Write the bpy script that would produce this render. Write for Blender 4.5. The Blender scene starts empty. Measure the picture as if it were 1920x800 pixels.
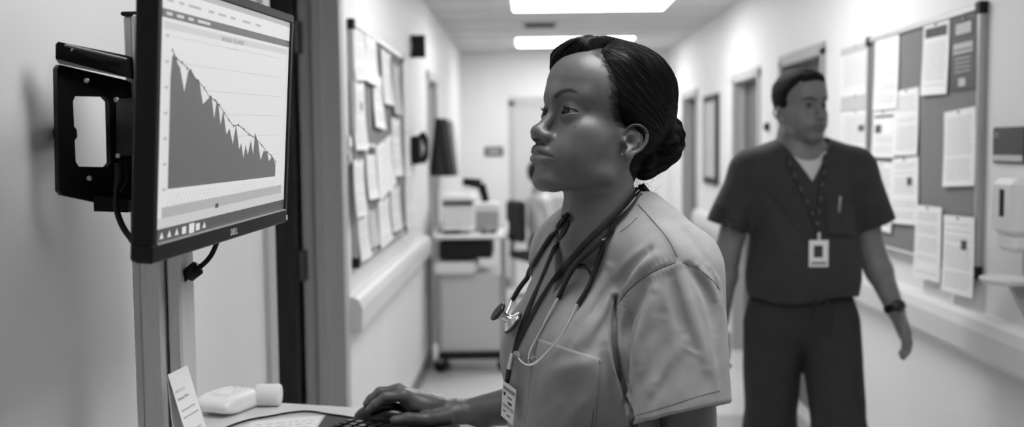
import bpy, math, random
import numpy as np
from mathutils import Vector, Matrix, Euler
from mathutils.bvhtree import BVHTree

random.seed(7); np.random.seed(7)
SC = bpy.context.scene
COL = SC.collection
PI = math.pi

# ------------------------------------------------------------------ camera
FPX = 1900.0
CAM_H = 1.47
cam_data = bpy.data.cameras.new('camera')
cam = bpy.data.objects.new('camera', cam_data)
COL.objects.link(cam)
SC.camera = cam
cam_data.sensor_width = 36.0
cam_data.lens = 36.0 * FPX / 1920.0
PITCH, YAW, ROLL = math.radians(3.77), math.radians(0.93), math.radians(0.6)
CR = Matrix.Rotation(YAW, 3, 'Z') @ Matrix.Rotation(PI / 2 - PITCH, 3, 'X') @ Matrix.Rotation(-ROLL, 3, 'Z')
cam.matrix_world = Matrix.Translation((0, 0, CAM_H)) @ CR.to_4x4()
cam_data.clip_start = 0.02
cam_data.dof.use_dof = True
cam_data.dof.focus_distance = 1.56
cam_data.dof.aperture_fstop = 2.9
C0 = Vector((0, 0, CAM_H))

def ray(px, py):
    return (CR @ Vector(((px - 960) / FPX, -(py - 400) / FPX, -1.0))).normalized()
def PD(px, py, d):            # the point seen there at distance d along the corridor
    r = ray(px, py); return C0 + r * (d / r.y)
def PX(px, py, x):            # on the wall plane x = const
    r = ray(px, py); return C0 + r * (x / r.x)
def PZ(px, py, z):            # on the horizontal plane z = const
    r = ray(px, py); return C0 + r * ((z - CAM_H) / r.z)

# ------------------------------------------------------------------ materials
def N(nt, t, **kw):
    n = nt.nodes.new(t)
    for k, v in kw.items():
        if k in n.inputs: n.inputs[k].default_value = v
        else: setattr(n, k, v)
    return n

def mat(name, v, rough=0.6, metal=0.0, bump=0.0, bscale=200.0, var=0.0, vscale=8.0, spec=0.5,
        coat=0.0, emit=0.0, trans=0.0, stretch=None, sheen=0.0, bdist=0.001, attr=None):
    m = bpy.data.materials.new(name); m.use_nodes = True
    nt = m.node_tree; L = nt.links
    b = nt.nodes['Principled BSDF']
    b.inputs['Base Color'].default_value = (v, v, v, 1)
    b.inputs['Roughness'].default_value = rough
    b.inputs['Metallic'].default_value = metal
    b.inputs['Specular IOR Level'].default_value = spec
    b.inputs['Coat Weight'].default_value = coat
    b.inputs['Sheen Weight'].default_value = sheen
    b.inputs['Transmission Weight'].default_value = trans
    tc = N(nt, 'ShaderNodeTexCoord')
    src = tc.outputs['Object']
    if stretch:
        mp = N(nt, 'ShaderNodeMapping'); mp.inputs['Scale'].default_value = stretch
        L.new(src, mp.inputs['Vector']); src = mp.outputs['Vector']
    base = None
    if var > 0:
        nz = N(nt, 'ShaderNodeTexNoise', Scale=vscale, Detail=5.0)
        L.new(src, nz.inputs['Vector'])
        mr = N(nt, 'ShaderNodeMapRange')
        mr.inputs['To Min'].default_value = v * (1 - var); mr.inputs['To Max'].default_value = v * (1 + var)
        mr.inputs['From Min'].default_value = 0.3; mr.inputs['From Max'].default_value = 0.7
        L.new(nz.outputs['Fac'], mr.inputs['Value'])
        base = mr.outputs['Result']
    if attr:
        at = N(nt, 'ShaderNodeAttribute', attribute_name=attr)
        if base is not None:
            mm = N(nt, 'ShaderNodeMath', operation='MULTIPLY')
            L.new(at.outputs['Fac'], mm.inputs[0]); L.new(base, mm.inputs[1]); base = mm.outputs[0]
        else:
            mm = N(nt, 'ShaderNodeMath', operation='MULTIPLY'); mm.inputs[1].default_value = v
            L.new(at.outputs['Fac'], mm.inputs[0]); base = mm.outputs[0]
    if base is not None:
        L.new(base, b.inputs['Base Color'])
    if bump > 0:
        nb = N(nt, 'ShaderNodeTexNoise', Scale=bscale, Detail=4.0)
        L.new(src, nb.inputs['Vector'])
        bp = N(nt, 'ShaderNodeBump', Strength=bump, Distance=bdist)
        L.new(nb.outputs['Fac'], bp.inputs['Height'])
        L.new(bp.outputs['Normal'], b.inputs['Normal'])
    if emit > 0:
        b.inputs['Emission Color'].default_value = (v, v, v, 1)
        b.inputs['Emission Strength'].default_value = emit
    return m

# ------------------------------------------------------------------ objects
def link(name, me, m=None, parent=None, label=None, cat=None, group=None, kind=None, smooth=False):
    o = bpy.data.objects.new(name, me); COL.objects.link(o)
    if m is not None and me is not None and not me.materials: me.materials.append(m)
    if parent is not None:
        o.parent = parent
        o.matrix_parent_inverse = parent.matrix_world.inverted() if False else Matrix.Identity(4)
    if label: o['label'] = label
    if cat: o['category'] = cat
    if group: o['group'] = group
    if kind: o['kind'] = kind
    if smooth and me is not None:
        me.polygons.foreach_set('use_smooth', [True] * len(me.polygons))
    return o

def empty(name, loc=(0, 0, 0), label=None, cat=None, group=None, rot=None):
    o = bpy.data.objects.new(name, None); COL.objects.link(o)
    o.empty_display_size = 0.05
    if rot is not None:
        o.matrix_world = Matrix.Translation(loc) @ rot.to_4x4()
    else:
        o.location = loc
    if label: o['label'] = label
    if cat: o['category'] = cat
    if group: o['group'] = group
    return o

class MB:
    """collects shapes for one mesh"""
    def __init__(s): s.v = []; s.f = []; s.sm = []
    def add(s, vs, fs, smooth=False, M=None):
        n = len(s.v)
        s.v += [tuple((M @ Vector(v)) if M is not None else v) for v in vs]
        s.f += [tuple(i + n for i in f) for f in fs]; s.sm += [smooth] * len(fs)
        return s
    def box(s, a, b, M=None, bev=0.0):
        x0, y0, z0 = [min(a[i], b[i]) for i in range(3)]; x1, y1, z1 = [max(a[i], b[i]) for i in range(3)]
        if bev <= 0:
            vs = [(x, y, z) for z in (z0, z1) for y in (y0, y1) for x in (x0, x1)]
            fs = [(0, 2, 3, 1), (4, 5, 7, 6), (0, 1, 5, 4), (2, 6, 7, 3), (0, 4, 6, 2), (1, 3, 7, 5)]
            return s.add(vs, fs, False, M)
        e = min(bev, (x1-x0)*.49, (y1-y0)*.49, (z1-z0)*.49)
        c = [(x0, x1), (y0, y1), (z0, z1)]
        idx = {}; vs = []
        for sx in (0, 1):
            for sy in (0, 1):
                for sz in (0, 1):
                    for ax in range(3):
                        p = [c[0][sx], c[1][sy], c[2][sz]]
                        for k in range(3):
                            if k != ax: p[k] += e if (sx, sy, sz)[k] == 0 else -e
                        idx[(sx, sy, sz, ax)] = len(vs); vs.append(tuple(p))
        fs = []
        for ax in range(3):
            o1, o2 = [k for k in range(3) if k != ax]
            for sd in (0, 1):
                q = []
                for (u, w) in ((0, 0), (1, 0), (1, 1), (0, 1)):
                    k = [0, 0, 0]; k[ax] = sd; k[o1] = u; k[o2] = w
                    q.append(idx[(k[0], k[1], k[2], ax)])
                fs.append(tuple(q))
        for ax in range(3):       # edges along ax
            o1, o2 = [k for k in range(3) if k != ax]
            for u in (0, 1):
                for w in (0, 1):
                    q = []
                    for t, fa in ((0, o1), (1, o1), (1, o2), (0, o2)):
                        k = [0, 0, 0]; k[ax] = t; k[o1] = u; k[o2] = w
                        q.append(idx[(k[0], k[1], k[2], fa)])
                    fs.append(tuple(q))
        for sx in (0, 1):
            for sy in (0, 1):
                for sz in (0, 1):
                    fs.append(tuple(idx[(sx, sy, sz, a)] for a in range(3)))
        return s.add(vs, fs, False, M)
    def lathe(s, prof, n=24, M=None, cap=True, smooth=True):    # prof [(r, z)]
        vs = []; fs = []
        for r, z in prof:
            for k in range(n):
                a = 2 * PI * k / n; vs.append((r * math.cos(a), r * math.sin(a), z))
        for i in range(len(prof) - 1):
            for k in range(n):
                a, b = i * n + k, i * n + (k + 1) % n
                fs.append((a, b, b + n, a + n))
        s.add(vs, fs, smooth, M)
        if cap:
            s.add(vs[:n], [tuple(range(n))[::-1]], False, M); s.add(vs[-n:], [tuple(range(n))], False, M)
        return s
    def prism(s, poly, z0, z1, M=None):
        n = len(poly)
        vs = [(x, y, z0) for x, y in poly] + [(x, y, z1) for x, y in poly]
        fs = [tuple(range(n))[::-1], tuple(range(n, 2 * n))] + [(i, (i + 1) % n, (i + 1) % n + n, i + n) for i in range(n)]
        return s.add(vs, fs, False, M)
    def tube(s, pts, r, n=10, M=None, closed=False, flat=None, ref=None, cap=True):
        pts = [Vector(p) for p in pts]; m = len(pts)
        rs = r if isinstance(r, (list, tuple)) else [r] * m
        vs = []; fs = []
        nrm = None
        for i, p in enumerate(pts):
            a = pts[(i - 1) % m] if (closed or i > 0) else p
            b = pts[(i + 1) % m] if (closed or i < m - 1) else p
            t = (b - a).normalized() if (b - a).length > 1e-9 else Vector((0, 0, 1))
            if ref is not None:
                rv = Vector(ref[i]) if not isinstance(ref, Vector) else ref
                nn = (rv - t * rv.dot(t)).normalized()
            elif nrm is None:
                u = Vector((0, 0, 1)) if abs(t.z) < .9 else Vector((1, 0, 0))
                nn = (u - t * u.dot(t)).normalized()
            else:
                nn = (nrm - t * nrm.dot(t)).normalized()
            nrm = nn; bb = t.cross(nn)
            for k in range(n):
                ang = 2 * PI * k / n
                cx, cy = math.cos(ang), math.sin(ang)
                if flat: q = p + nn * cx * rs[i] * flat[0] + bb * cy * rs[i] * flat[1]
                else: q = p + (nn * cx + bb * cy) * rs[i]
                vs.append(tuple(q))
        for i in range(m if closed else m - 1):
            for k in range(n):
                a, b = i * n + k, i * n + (k + 1) % n
                c, d = ((i + 1) % m) * n + (k + 1) % n, ((i + 1) % m) * n + k
                fs.append((a, b, c, d))
        s.add(vs, fs, True, M)
        if not closed and cap:
            s.add(vs[:n], [tuple(range(n))[::-1]], False, M); s.add(vs[-n:], [tuple(range(n))], False, M)
        return s
    def ball(s, c, r, n=16, M=None):
        r = (r, r, r) if isinstance(r, (int, float)) else r
        vs = []; fs = []; m = n // 2
        for i in range(m + 1):
            th = PI * i / m
            for k in range(n):
                a = 2 * PI * k / n
                vs.append((c[0] + r[0] * math.sin(th) * math.cos(a), c[1] + r[1] * math.sin(th) * math.sin(a), c[2] + r[2] * math.cos(th)))
        for i in range(m):
            for k in range(n):
                fs.append((i * n + k, (i + 1) * n + k, (i + 1) * n + (k + 1) % n, i * n + (k + 1) % n))
        return s.add(vs, fs, True, M)
    def mesh(s, name='mesh'):
        me = bpy.data.meshes.new(name); me.from_pydata(s.v, [], s.f)
        me.polygons.foreach_set('use_smooth', s.sm)
        me.validate(); me.update(); return me
    def build(s, name, m, parent=None, **kw):
        return link(name, s.mesh(name), m, parent, **kw)

def spline(pts, n=8, closed=False):
    """Catmull-Rom through points (any dimension)"""
    P = [np.array(p, float) for p in pts]; out = []
    m = len(P)
    for i in range(m if closed else m - 1):
        p0 = P[i - 1] if (i > 0 or closed) else 2 * P[0] - P[1]
        p1 = P[i]; p2 = P[(i + 1) % m]
        p3 = P[(i + 2) % m] if (i + 2 < m or closed) else 2 * P[m - 1] - P[m - 2]
        for k in range(n):
            t = k / n
            out.append(0.5 * (2 * p1 + (p2 - p0) * t + (2 * p0 - 5 * p1 + 4 * p2 - p3) * t * t + (3 * p1 - p0 - 3 * p2 + p3) * t ** 3))
    if not closed: out.append(P[-1])
    return out

# ------------------------------------------------------------------ signed distance sculpting
def s_ell(p, c, r, R=None):
    q = p - np.array(c, float)
    if R is not None: q = q @ R
    r = np.array(r, float)
    k0 = np.sqrt(((q / r) ** 2).sum(1)); k1 = np.sqrt(((q / (r * r)) ** 2).sum(1))
    return k0 * (k0 - 1) / np.maximum(k1, 1e-9)
def s_cap(p, a, b, ra, rb=None):
    rb = ra if rb is None else rb
    a = np.array(a, float); b = np.array(b, float); ab = b - a
    q = p - a; h = np.clip((q @ ab) / max(ab @ ab, 1e-12), 0, 1)
    return np.sqrt(((q - h[:, None] * ab) ** 2).sum(1)) - (ra + (rb - ra) * h)
def s_chain(p, pts, rs, k=0.0):
    d = None
    for i in range(len(pts) - 1):
        e = s_cap(p, pts[i], pts[i + 1], rs[i], rs[i + 1])
        d = e if d is None else (smin(d, e, k) if k > 0 else np.minimum(d, e))
    return d
def s_ecap(p, a, b, ra, rb, side):
    """tapered capsule with elliptic section: ra=(side radius, other radius)"""
    a = np.array(a, float); b = np.array(b, float); ab = b - a; Ln = math.sqrt(ab @ ab); t = ab / Ln
    sd = np.array(side, float); sd = sd - t * (sd @ t); sd /= math.sqrt(sd @ sd); up = np.cross(t, sd)
    q = p - a; y = q @ t; h = np.clip(y / Ln, 0, 1)
    e = y - h * Ln; u = q @ sd; w = q @ up
    r1 = ra[0] + (rb[0] - ra[0]) * h; r2 = ra[1] + (rb[1] - ra[1]) * h
    rm = np.minimum(r1, r2)
    k0 = np.sqrt((u / r1) ** 2 + (w / r2) ** 2 + (e / rm) ** 2)
    k1 = np.sqrt((u / r1 ** 2) ** 2 + (w / r2 ** 2) ** 2 + (e / rm ** 2) ** 2)
    return k0 * (k0 - 1) / np.maximum(k1, 1e-9)
def smin(a, b, k):
    h = np.maximum(k - np.abs(a - b), 0) / k
    return np.minimum(a, b) - h * h * k * 0.25
def smax(a, b, k): return -smin(-a, -b, k)
def sstep(x, a, b):
    t = np.clip((x - a) / (b - a), 0, 1); return t * t * (3 - 2 * t)

def sdf_mesh(fn, lo, hi, h, margin=1.7, proj=1):
    """surface nets over a narrow band, returns verts (n,3), quads (m,4)"""
    lo = np.array(lo, float); hi = np.array(hi, float); B = 4
    nb = np.ceil((hi - lo) / (h * B)).astype(int) + 1
    ii = np.stack(np.meshgrid(*[np.arange(n) for n in nb], indexing='ij'), -1).reshape(-1, 3)
    cen = lo + (ii * B + (B - 1) / 2) * h
    dc = np.concatenate([fn(cen[i:i + 200000]) for i in range(0, len(cen), 200000)])
    act = np.abs(dc) < (B * h * 0.87 * margin)
    D = np.repeat(np.repeat(np.repeat(dc.reshape(nb), B, 0), B, 1), B, 2)
    ai = ii[act]
    off = np.stack(np.meshgrid(*[np.arange(B)] * 3, indexing='ij'), -1).reshape(-1, 3)
    for s in range(0, len(ai), 6000):
        fi = (ai[s:s + 6000, None, :] * B + off[None]).reshape(-1, 3)
        D[fi[:, 0], fi[:, 1], fi[:, 2]] = fn(lo + fi * h)
    S = D < 0
    nx, ny, nz = D.shape
    cnt = np.zeros((nx - 1, ny - 1, nz - 1), np.int8)
    for a in (0, 1):
        for b in (0, 1):
            for c in (0, 1):
                cnt += S[a:nx - 1 + a, b:ny - 1 + b, c:nz - 1 + c]
    mixed = (cnt > 0) & (cnt < 8)
    cells = np.argwhere(mixed)
    idm = -np.ones(mixed.shape, np.int64); idm[mixed] = np.arange(len(cells))
    acc = np.zeros((len(cells), 3)); num = np.zeros(len(cells))
    for ax in range(3):
        o1, o2 = [k for k in range(3) if k != ax]
        for u in (0, 1):
            for w in (0, 1):
                e0 = np.zeros(3, int); e0[o1] = u; e0[o2] = w; e1 = e0.copy(); e1[ax] = 1
                A = cells + e0; Bc = cells + e1
                da = D[A[:, 0], A[:, 1], A[:, 2]]; db = D[Bc[:, 0], Bc[:, 1], Bc[:, 2]]
                cr = (da < 0) != (db < 0)
                t = np.where(cr, da / np.where(cr, da - db, 1), 0)
                pt = A.astype(float); pt[:, ax] += t
                acc[cr] += pt[cr]; num[cr] += 1
    V = lo + (acc / num[:, None]) * h
    Q = []
    for ax in range(3):
        o1, o2 = [k for k in range(3) if k != ax]
        sl0 = [slice(1, None)] * 3; sl0[ax] = slice(0, -1)
        sl1 = [slice(1, None)] * 3; sl1[ax] = slice(1, None)
        a = S[tuple(sl0)]; b = S[tuple(sl1)]
        ed = np.argwhere(a != b)
        sg = a[ed[:, 0], ed[:, 1], ed[:, 2]]
        ed = ed + 1; ed[:, ax] -= 1
        ok = np.all(ed < np.array(mixed.shape), axis=1); ed = ed[ok]; sg = sg[ok]
        q = []
        for (u, w) in ((0, 0), (1, 0), (1, 1), (0, 1)):
            e = ed.copy(); e[:, o1] -= u; e[:, o2] -= w
            q.append(idm[e[:, 0], e[:, 1], e[:, 2]])
        q = np.stack(q, 1)
        flip = sg if ax != 1 else ~sg
        q[~flip] = q[~flip][:, ::-1]
        Q.append(q)
    Q = np.concatenate(Q); Q = Q[(Q >= 0).all(1)]
    e = h * 0.5
    for _ in range(proj):
        d = fn(V)
        g = np.stack([fn(V + np.eye(3)[k] * e) - fn(V - np.eye(3)[k] * e) for k in range(3)], 1) / (2 * e)
        st = (d / np.maximum((g ** 2).sum(1), 0.25))[:, None] * g
        ln = np.sqrt((st ** 2).sum(1))[:, None]; st *= np.minimum(1, h * 0.6 / np.maximum(ln, 1e-12))
        V = V - st
    return V, Q

def np_mesh(name, V, Q, smooth=True, tone=None):
    me = bpy.data.meshes.new(name)
    me.vertices.add(len(V)); me.vertices.foreach_set('co', np.asarray(V, np.float32).ravel())
    me.loops.add(Q.size); me.loops.foreach_set('vertex_index', Q.astype(np.int32).ravel())
    me.polygons.add(len(Q))
    me.polygons.foreach_set('loop_start', np.arange(0, Q.size, Q.shape[1], dtype=np.int32))
    me.polygons.foreach_set('loop_total', np.full(len(Q), Q.shape[1], np.int32))
    me.update(calc_edges=True)
    me.polygons.foreach_set('use_smooth', [smooth] * len(Q))
    if tone is not None:
        at = me.attributes.new('tone', 'FLOAT', 'POINT'); at.data.foreach_set('value', np.asarray(tone, np.float32))
    return me

def np_tree(V, Q): return BVHTree.FromPolygons([Vector(v) for v in V], [tuple(q) for q in Q.tolist()])

def vnoise(p, scale, seed=0):
    """cheap smooth pseudo noise: sum of rotated sines"""
    rs = np.random.RandomState(seed); out = np.zeros(len(p))
    for i in range(7):
        k = rs.normal(size=3); k /= np.linalg.norm(k); fr = scale * (0.6 + 0.25 * i)
        out += np.sin(p @ k * fr + rs.rand() * 6.28) / (1 + 0.3 * i)
    return out / 3.5
# ------------------------------------------------------------------ heads (mm, x lateral, f forward, z up; origin between the ears)
def head_frame(origin, face_yaw, pitch, scale):
    """face_yaw: degrees the face turns from -X towards the camera; returns local(mm)->world 4x4"""
    th = math.radians(-90 + face_yaw)
    R = Matrix.Rotation(th, 4, 'Z') @ Matrix.Rotation(-math.radians(pitch), 4, 'X')
    S = Matrix.Diagonal((scale / 1000, -scale / 1000, scale / 1000, 1))   # f -> -y
    return Matrix.Translation(origin) @ R @ S

def cran(p, o):
    x = np.abs(p[:, 0]); q = np.stack([x, p[:, 1], p[:, 2]], 1)
    d = s_ell(q, (0, 0, 56), (73, 93, 79))
    d = smin(d, s_ell(q, (0, 38, 68), (61, 60, 53)), 20)
    return d

def ear_sdf(q):
    q = q + np.array((0, 3, 0)); q = np.stack([q[:, 0], q[:, 1], (q[:, 2] + 3) / 0.88], 1)
    hx = spline([(66, 8, 1), (70, 9, 14), (75, 2, 25), (79, -9, 27), (82, -19, 20), (82, -22, 6), (79, -18, -9), (75, -10, -19)], 3)
    e = s_chain(q, hx, list(np.interp(np.linspace(0, 1, len(hx)), [0, .5, 1], [2.0, 2.6, 2.4])), 1)
    e = smin(e, s_ell(q, (73, -4, -23), (4.5, 8, 9.5)), 4)
    e = smin(e, s_chain(q, [(72, -4, 20), (75, -12, 13), (76, -13, 2), (74, -9, -9), (72, -2, -16)], [2.6, 3, 3, 3, 3], 2), 3)
    e = smin(e, s_ell(q, (71, -9, 5), (5, 15, 23)), 3)
    e = smin(e, s_ell(q, (70, 8, -3), (5, 4, 6)), 3)
    e = smax(e, -s_ell(q, (77, 0, -1), (8, 7, 10)), 2.5)
    return e

def head_sdf(p, o):
    x = np.abs(p[:, 0]); f = p[:, 1]; z = p[:, 2]
    q = np.stack([x, f, z], 1)
    w = o.get('jaw', 1.0)
    d = cran(p, o)
    d = smin(d, s_ell(q, (0, 36, -14), (58, 50, 60)), 18)
    d = smin(d, s_cap(q, (52, 4, 0), (46 * w, 8, -54), 15, 14), 18)
    d = smin(d, s_cap(q, (44 * w, 12, -60), (16 * w, 66, -84), 14, 13), 16)
    d = smin(d, s_ell(q, (0, 36, -58), (42, 44, 26)), 16)
    d = smin(d, s_ell(q, (42, 49, -8), (18, 24, 18)), 20)            # cheekbone
    d = smin(d, s_ell(q, (32, 56, -38), (24, 24, 30)), 18)           # cheek
    d = smin(d, s_ell(q, (0, 64, -44), (36, 33.5, 33)), 16)            # muzzle
    d = smin(d, s_ell(q, (0, 75, -83), (23 * w, 16.5, 16)), 13)    # chin
    d = smin(d, s_cap(q, (9, 87, 39), (42, 71, 41), 8, 8), 18)       # brow
    d = smin(d, s_ell(q, (0, 88, 38), (15, 9, 16)), 14)
    d = smax(d, -s_ell(q, (29, 99, 19), (15, 14, 9)), 12)           # socket
    d = smax(d, -s_ell(q, (17, 102, 22), (6, 11, 9)), 9)
    # nose
    nw = o.get('nose', 1.0)
    d = smin(d, s_cap(q, (0, 84, 20), (0, 103, -16), 6.5, 8.5), 9)
    d = smin(d, s_ell(q, (0, 105.5, -20), (11.5 * nw, 11, 10)), 6)
    d = smin(d, s_ell(q, (13 * nw, 96.5, -24.5), (7.2, 11, 8)), 7.5)
    d = smax(d, -s_ell(q, (7.5, 101, -34), (4.4, 7.0, 6.5)), 1.8)
    d = smax(d, -s_cap(q, (23.5 * nw, 97, -25), (22 * nw, 96, -31), 1.2), 5)
    # lips and mouth
    lf = o.get('lip', 1.0)
    d = smax(d, -s_cap(q, (0, 103, -34), (0, 108, -41), 3), 4)
    up = s_chain(q, [(0, 99, -45), (6, 99, -44), (14, 95, -46), (26, 83, -51)], [5.2 * lf, 5.4 * lf, 4.6 * lf, 1.8], 3)
    lw = s_chain(q, [(0, 96.5, -58), (11, 94, -57.5), (24, 84, -52.5)], [7.0 * lf, 6.4 * lf, 2.2], 3)
    d = smin(d, smin(up, lw, 0.8), 8)
    d = smax(d, -s_chain(q, [(0, 106, -51.6), (12, 101.5, -51), (27, 88, -52)], [1.0, 0.9, 0.9]), 2.2)
    d = smax(d, -s_ell(q, (0, 101, -70), (20, 8, 5)), 10)
    # eyes: lids over the ball, almond opening
    ec = np.array((30.0, 74.0, 16.0))
    v = q - ec; rr = np.sqrt((v ** 2).sum(1))
    d = smin(d, rr - 14.1, 9)
    u = v[:, 0]; ww = v[:, 2] - 0.08 * u
    t = np.clip(1 - (u / 15.6) ** 2, 0, 1)
    upl = o.get('lid', 4.3) * t ** 0.6; lol = 4.4 * t ** 0.8
    alm = np.maximum(np.maximum(ww - upl, -ww - lol), np.abs(u) - 15.3)
    alm = np.maximum(alm, -(v[:, 1] - 1.0))
    d = smax(d, -alm, 0.9)
    cr = []
    for k in range(9):
        uu = -12.5 + 28.5 * k / 8; wc_ = 4.3 * max(0, 1 - (uu / 17.5) ** 2) ** .6 + 3.4 - .10 * max(0, uu) + .08 * uu; rr_ = 15.2
        cr.append((ec[0] + uu, ec[1] + math.sqrt(max(9, rr_ ** 2 - uu * uu - wc_ * wc_)), ec[2] + wc_))
    d = smax(d, -s_chain(q, cr, [.6, 1.2, 1.5, 1.5, 1.5, 1.4, 1.2, .9, .4]), 1.2)
    # ear
    e = ear_sdf(q)
    d = smin(d, e, 3.5)
    nr = o.get('neck', 50)
    d = smin(d, s_ecap(q, (0, -14, -35), (0, -34, -150), (nr, nr + 4), (nr + 6, nr + 6), (1, 0, 0)), 16)
    d = smin(d, s_cap(q, (48, -18, -25), (16, 10, -140), 10, 9), 14)     # neck muscle
    if 'tmax' in o: d = smin(d, s_cap(q, (0, -30, -120), (0, -30, -160), 60), 20)
    return d

def eye_meshes(o, M, gaze, parent, mats):
    """eyeballs with iris discs bulging on the front; gaze = local (x, f, z) direction"""
    g = Vector(gaze).normalized()
    rt = Vector((0, 1, 0)).rotation_difference(g).to_matrix().to_4x4()
    Rb = Matrix.Rotation(-PI / 2, 4, 'X')            # lathe z -> f
    for s in (-1, 1):
        T = M @ Matrix.Translation((30 * s, 74, 16)) @ rt @ Rb
        eb = MB().ball((0, 0, 0), 12.4, 32, T).build('eye', mats[0], parent)
        prof = []
        for k in range(9):
            a = 0.50 * (1 - k / 8); prof.append((12.55 * math.sin(a), 12.55 * math.cos(a) ))
        MB().lathe(prof, 28, T, cap=False).build('iris', mats[1], eb)
        prof = [(12.75 * math.sin(a), 12.75 * math.cos(a)) for a in (0.2, 0.13, 0.06, 0.001)]
        MB().lathe(prof, 20, T, cap=False).build('pupil', mats[2], eb)

def xf(M, V):
    A = np.array(M); return V @ A[:3, :3].T + A[:3, 3]

def hair_w(p, o):
    """woman's hair: close cap swept from a side part into a low roll at the nape"""
    x = p[:, 0]; f = p[:, 1]; z = p[:, 2]; ax = np.abs(x)
    Fz = np.interp(z, [-60, -30, -8, 10, 20, 40, 70, 88, 104, 140], [-34, -20, -8, 8, 20, 34, 45, 54, 62, 62])
    Zx = np.interp(x, [-60, -30, 0, 30, 40], [62, 77, 94, 105, 200])
    s = np.maximum(Fz - f, np.where(ax < 40, z - Zx, -50))
    s = s - 1.2 * vnoise(p, 0.25, 3)
    tm = 10 + 6 * sstep(z, 70, 120) + 8 * sstep(-f, -10, 60)
    t = -3 + (tm + 3) * np.clip((s - 4) / 26, 0, 1) ** 0.75
    pd = (x - (24 + 0.15 * (f - 20))) 
    t = t - 20 * np.exp(-(pd / 3.2) ** 2) * sstep(z, 85, 98) * sstep(f, 5, 45)
    d = cran(p, o) - t
    q = np.stack([ax, f, z], 1)
    nk = s_ecap(q, (0, -26, 20), (0, -38, -62), (62, 50), (36, 30), (1, 0, 0)) + 3 * np.clip(-s * .2, 0, 3)
    nk = np.maximum(nk, f + 8 + np.clip(-z, 0, 60) * .45)
    d = smin(d, nk, 8)
    b = s_ell(q, (0, -97, 24), (54, 45, 50))
    b = smin(b, s_cap(q, (0, -92, -14), (30, -70, -10), 24, 18), 6)
    b = b + 1.0 * np.sin(f * 0.22 + z * 0.30 + 0.02 * x) + 0.5 * vnoise(p, 0.3, 5)
    d = smin(d, b, 7)
    cb = 0.35 * np.sin(np.arctan2(z - 10, f + 90) * 60 + vnoise(p, 0.05, 8) * 3)
    return d + cb * sstep(s, 2, 14)

def strands_w(M, tree_pts, o, n, seed=1):
    pass

def flow_strands(hfn, start, vel, n_steps, step, lift, rad, seed=0):
    """thin hairs that follow a direction field over the hair surface"""
    rs = np.random.RandomState(seed)
    P = start.copy(); e = 0.8
    lf = lift[0] + (lift[1] - lift[0]) * rs.rand(len(P))
    path = []
    for k in range(n_steps):
        for _ in range(2):
            d = hfn(P)
            g = np.stack([hfn(P + np.eye(3)[i] * e) - hfn(P - np.eye(3)[i] * e) for i in range(3)], 1)
            g /= np.maximum(np.linalg.norm(g, axis=1)[:, None], 1e-6)
            P = P - g * np.clip(d - lf, -3, 3)[:, None]
        path.append(P.copy())
        v = vel(P, k); v = v - g * (v * g).sum(1)[:, None]
        v /= np.maximum(np.linalg.norm(v, axis=1)[:, None], 1e-6)
        P = P + v * step
    path = np.stack(path, 1)              # n, steps, 3
    n = len(start)
    T = np.gradient(path, axis=1); T /= np.maximum(np.linalg.norm(T, axis=2)[..., None], 1e-9)
    up = np.zeros_like(T); up[..., 2] = 1; up[..., 0] += 0.3
    A = np.cross(T, up); A /= np.maximum(np.linalg.norm(A, axis=2)[..., None], 1e-9); B = np.cross(T, A)
    tp = np.sin(np.linspace(0.15, PI - 0.05, n_steps)) ** 0.5 * rad
    ring = []
    for k in range(3):
        a = 2 * PI * k / 3
        ring.append(path + (A * math.cos(a) + B * math.sin(a)) * tp[None, :, None])
    R = np.stack(ring, 2).reshape(-1, 3)
    i, s, k = np.meshgrid(np.arange(n), np.arange(n_steps - 1), np.arange(3), indexing='ij')
    b = (i * n_steps + s) * 3
    Q = np.stack([b + k, b + (k + 1) % 3, b + 3 + (k + 1) % 3, b + 3 + k], -1).reshape(-1, 4)
    return R, Q

def tone_w(p):
    """skin tone marks that belong to the skin: brows, lips, a mole, fine hair at the temples"""
    x = np.abs(p[:, 0]); q = np.stack([x, p[:, 1], p[:, 2]], 1); z = p[:, 2]
    t = np.ones(len(p)) + 0.06 * vnoise(p, 0.12, 11)
    br = spline([(14, 99, 34), (22, 96, 41), (33, 90, 45), (43, 83, 43.5), (51, 76, 38.5)], 4)
    d = s_chain(q, br, list(np.interp(np.linspace(0, 1, len(br)), [0, .25, .7, 1], [2.8, 3.4, 2.2, .3])))
    t *= 1 - 0.88 * sstep(-d, -1.3, 0.8)
    d = s_chain(q, [(0, 102, -46), (12, 98, -46), (26, 86, -51.5)], [6, 4.6, 1]); d2 = s_chain(q, [(0, 100, -58), (12, 97, -57.5), (25, 86, -53)], [7, 6, 1])
    t *= 1 - 0.25 * sstep(-d, -1.5, 1.5) 
    t *= 1 + 0.25 * sstep(-d2, -1.5, 1.5)
    d = np.sqrt(((p - np.array((46, 76, -4))) ** 2).sum(1)); t *= 1 - 0.6 * sstep(-d, -2.2, -0.8)
    Fz = np.interp(z, [-60, -30, -8, 10, 20, 40, 70, 88, 104, 140], [-34, -20, -8, 8, 20, 34, 45, 54, 62, 62])
    s = Fz - p[:, 1]
    t *= 1 - 0.75 * sstep(s + 5 * vnoise(p, 0.5, 9), -9, 2) * (z > 12)
    return t
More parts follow.
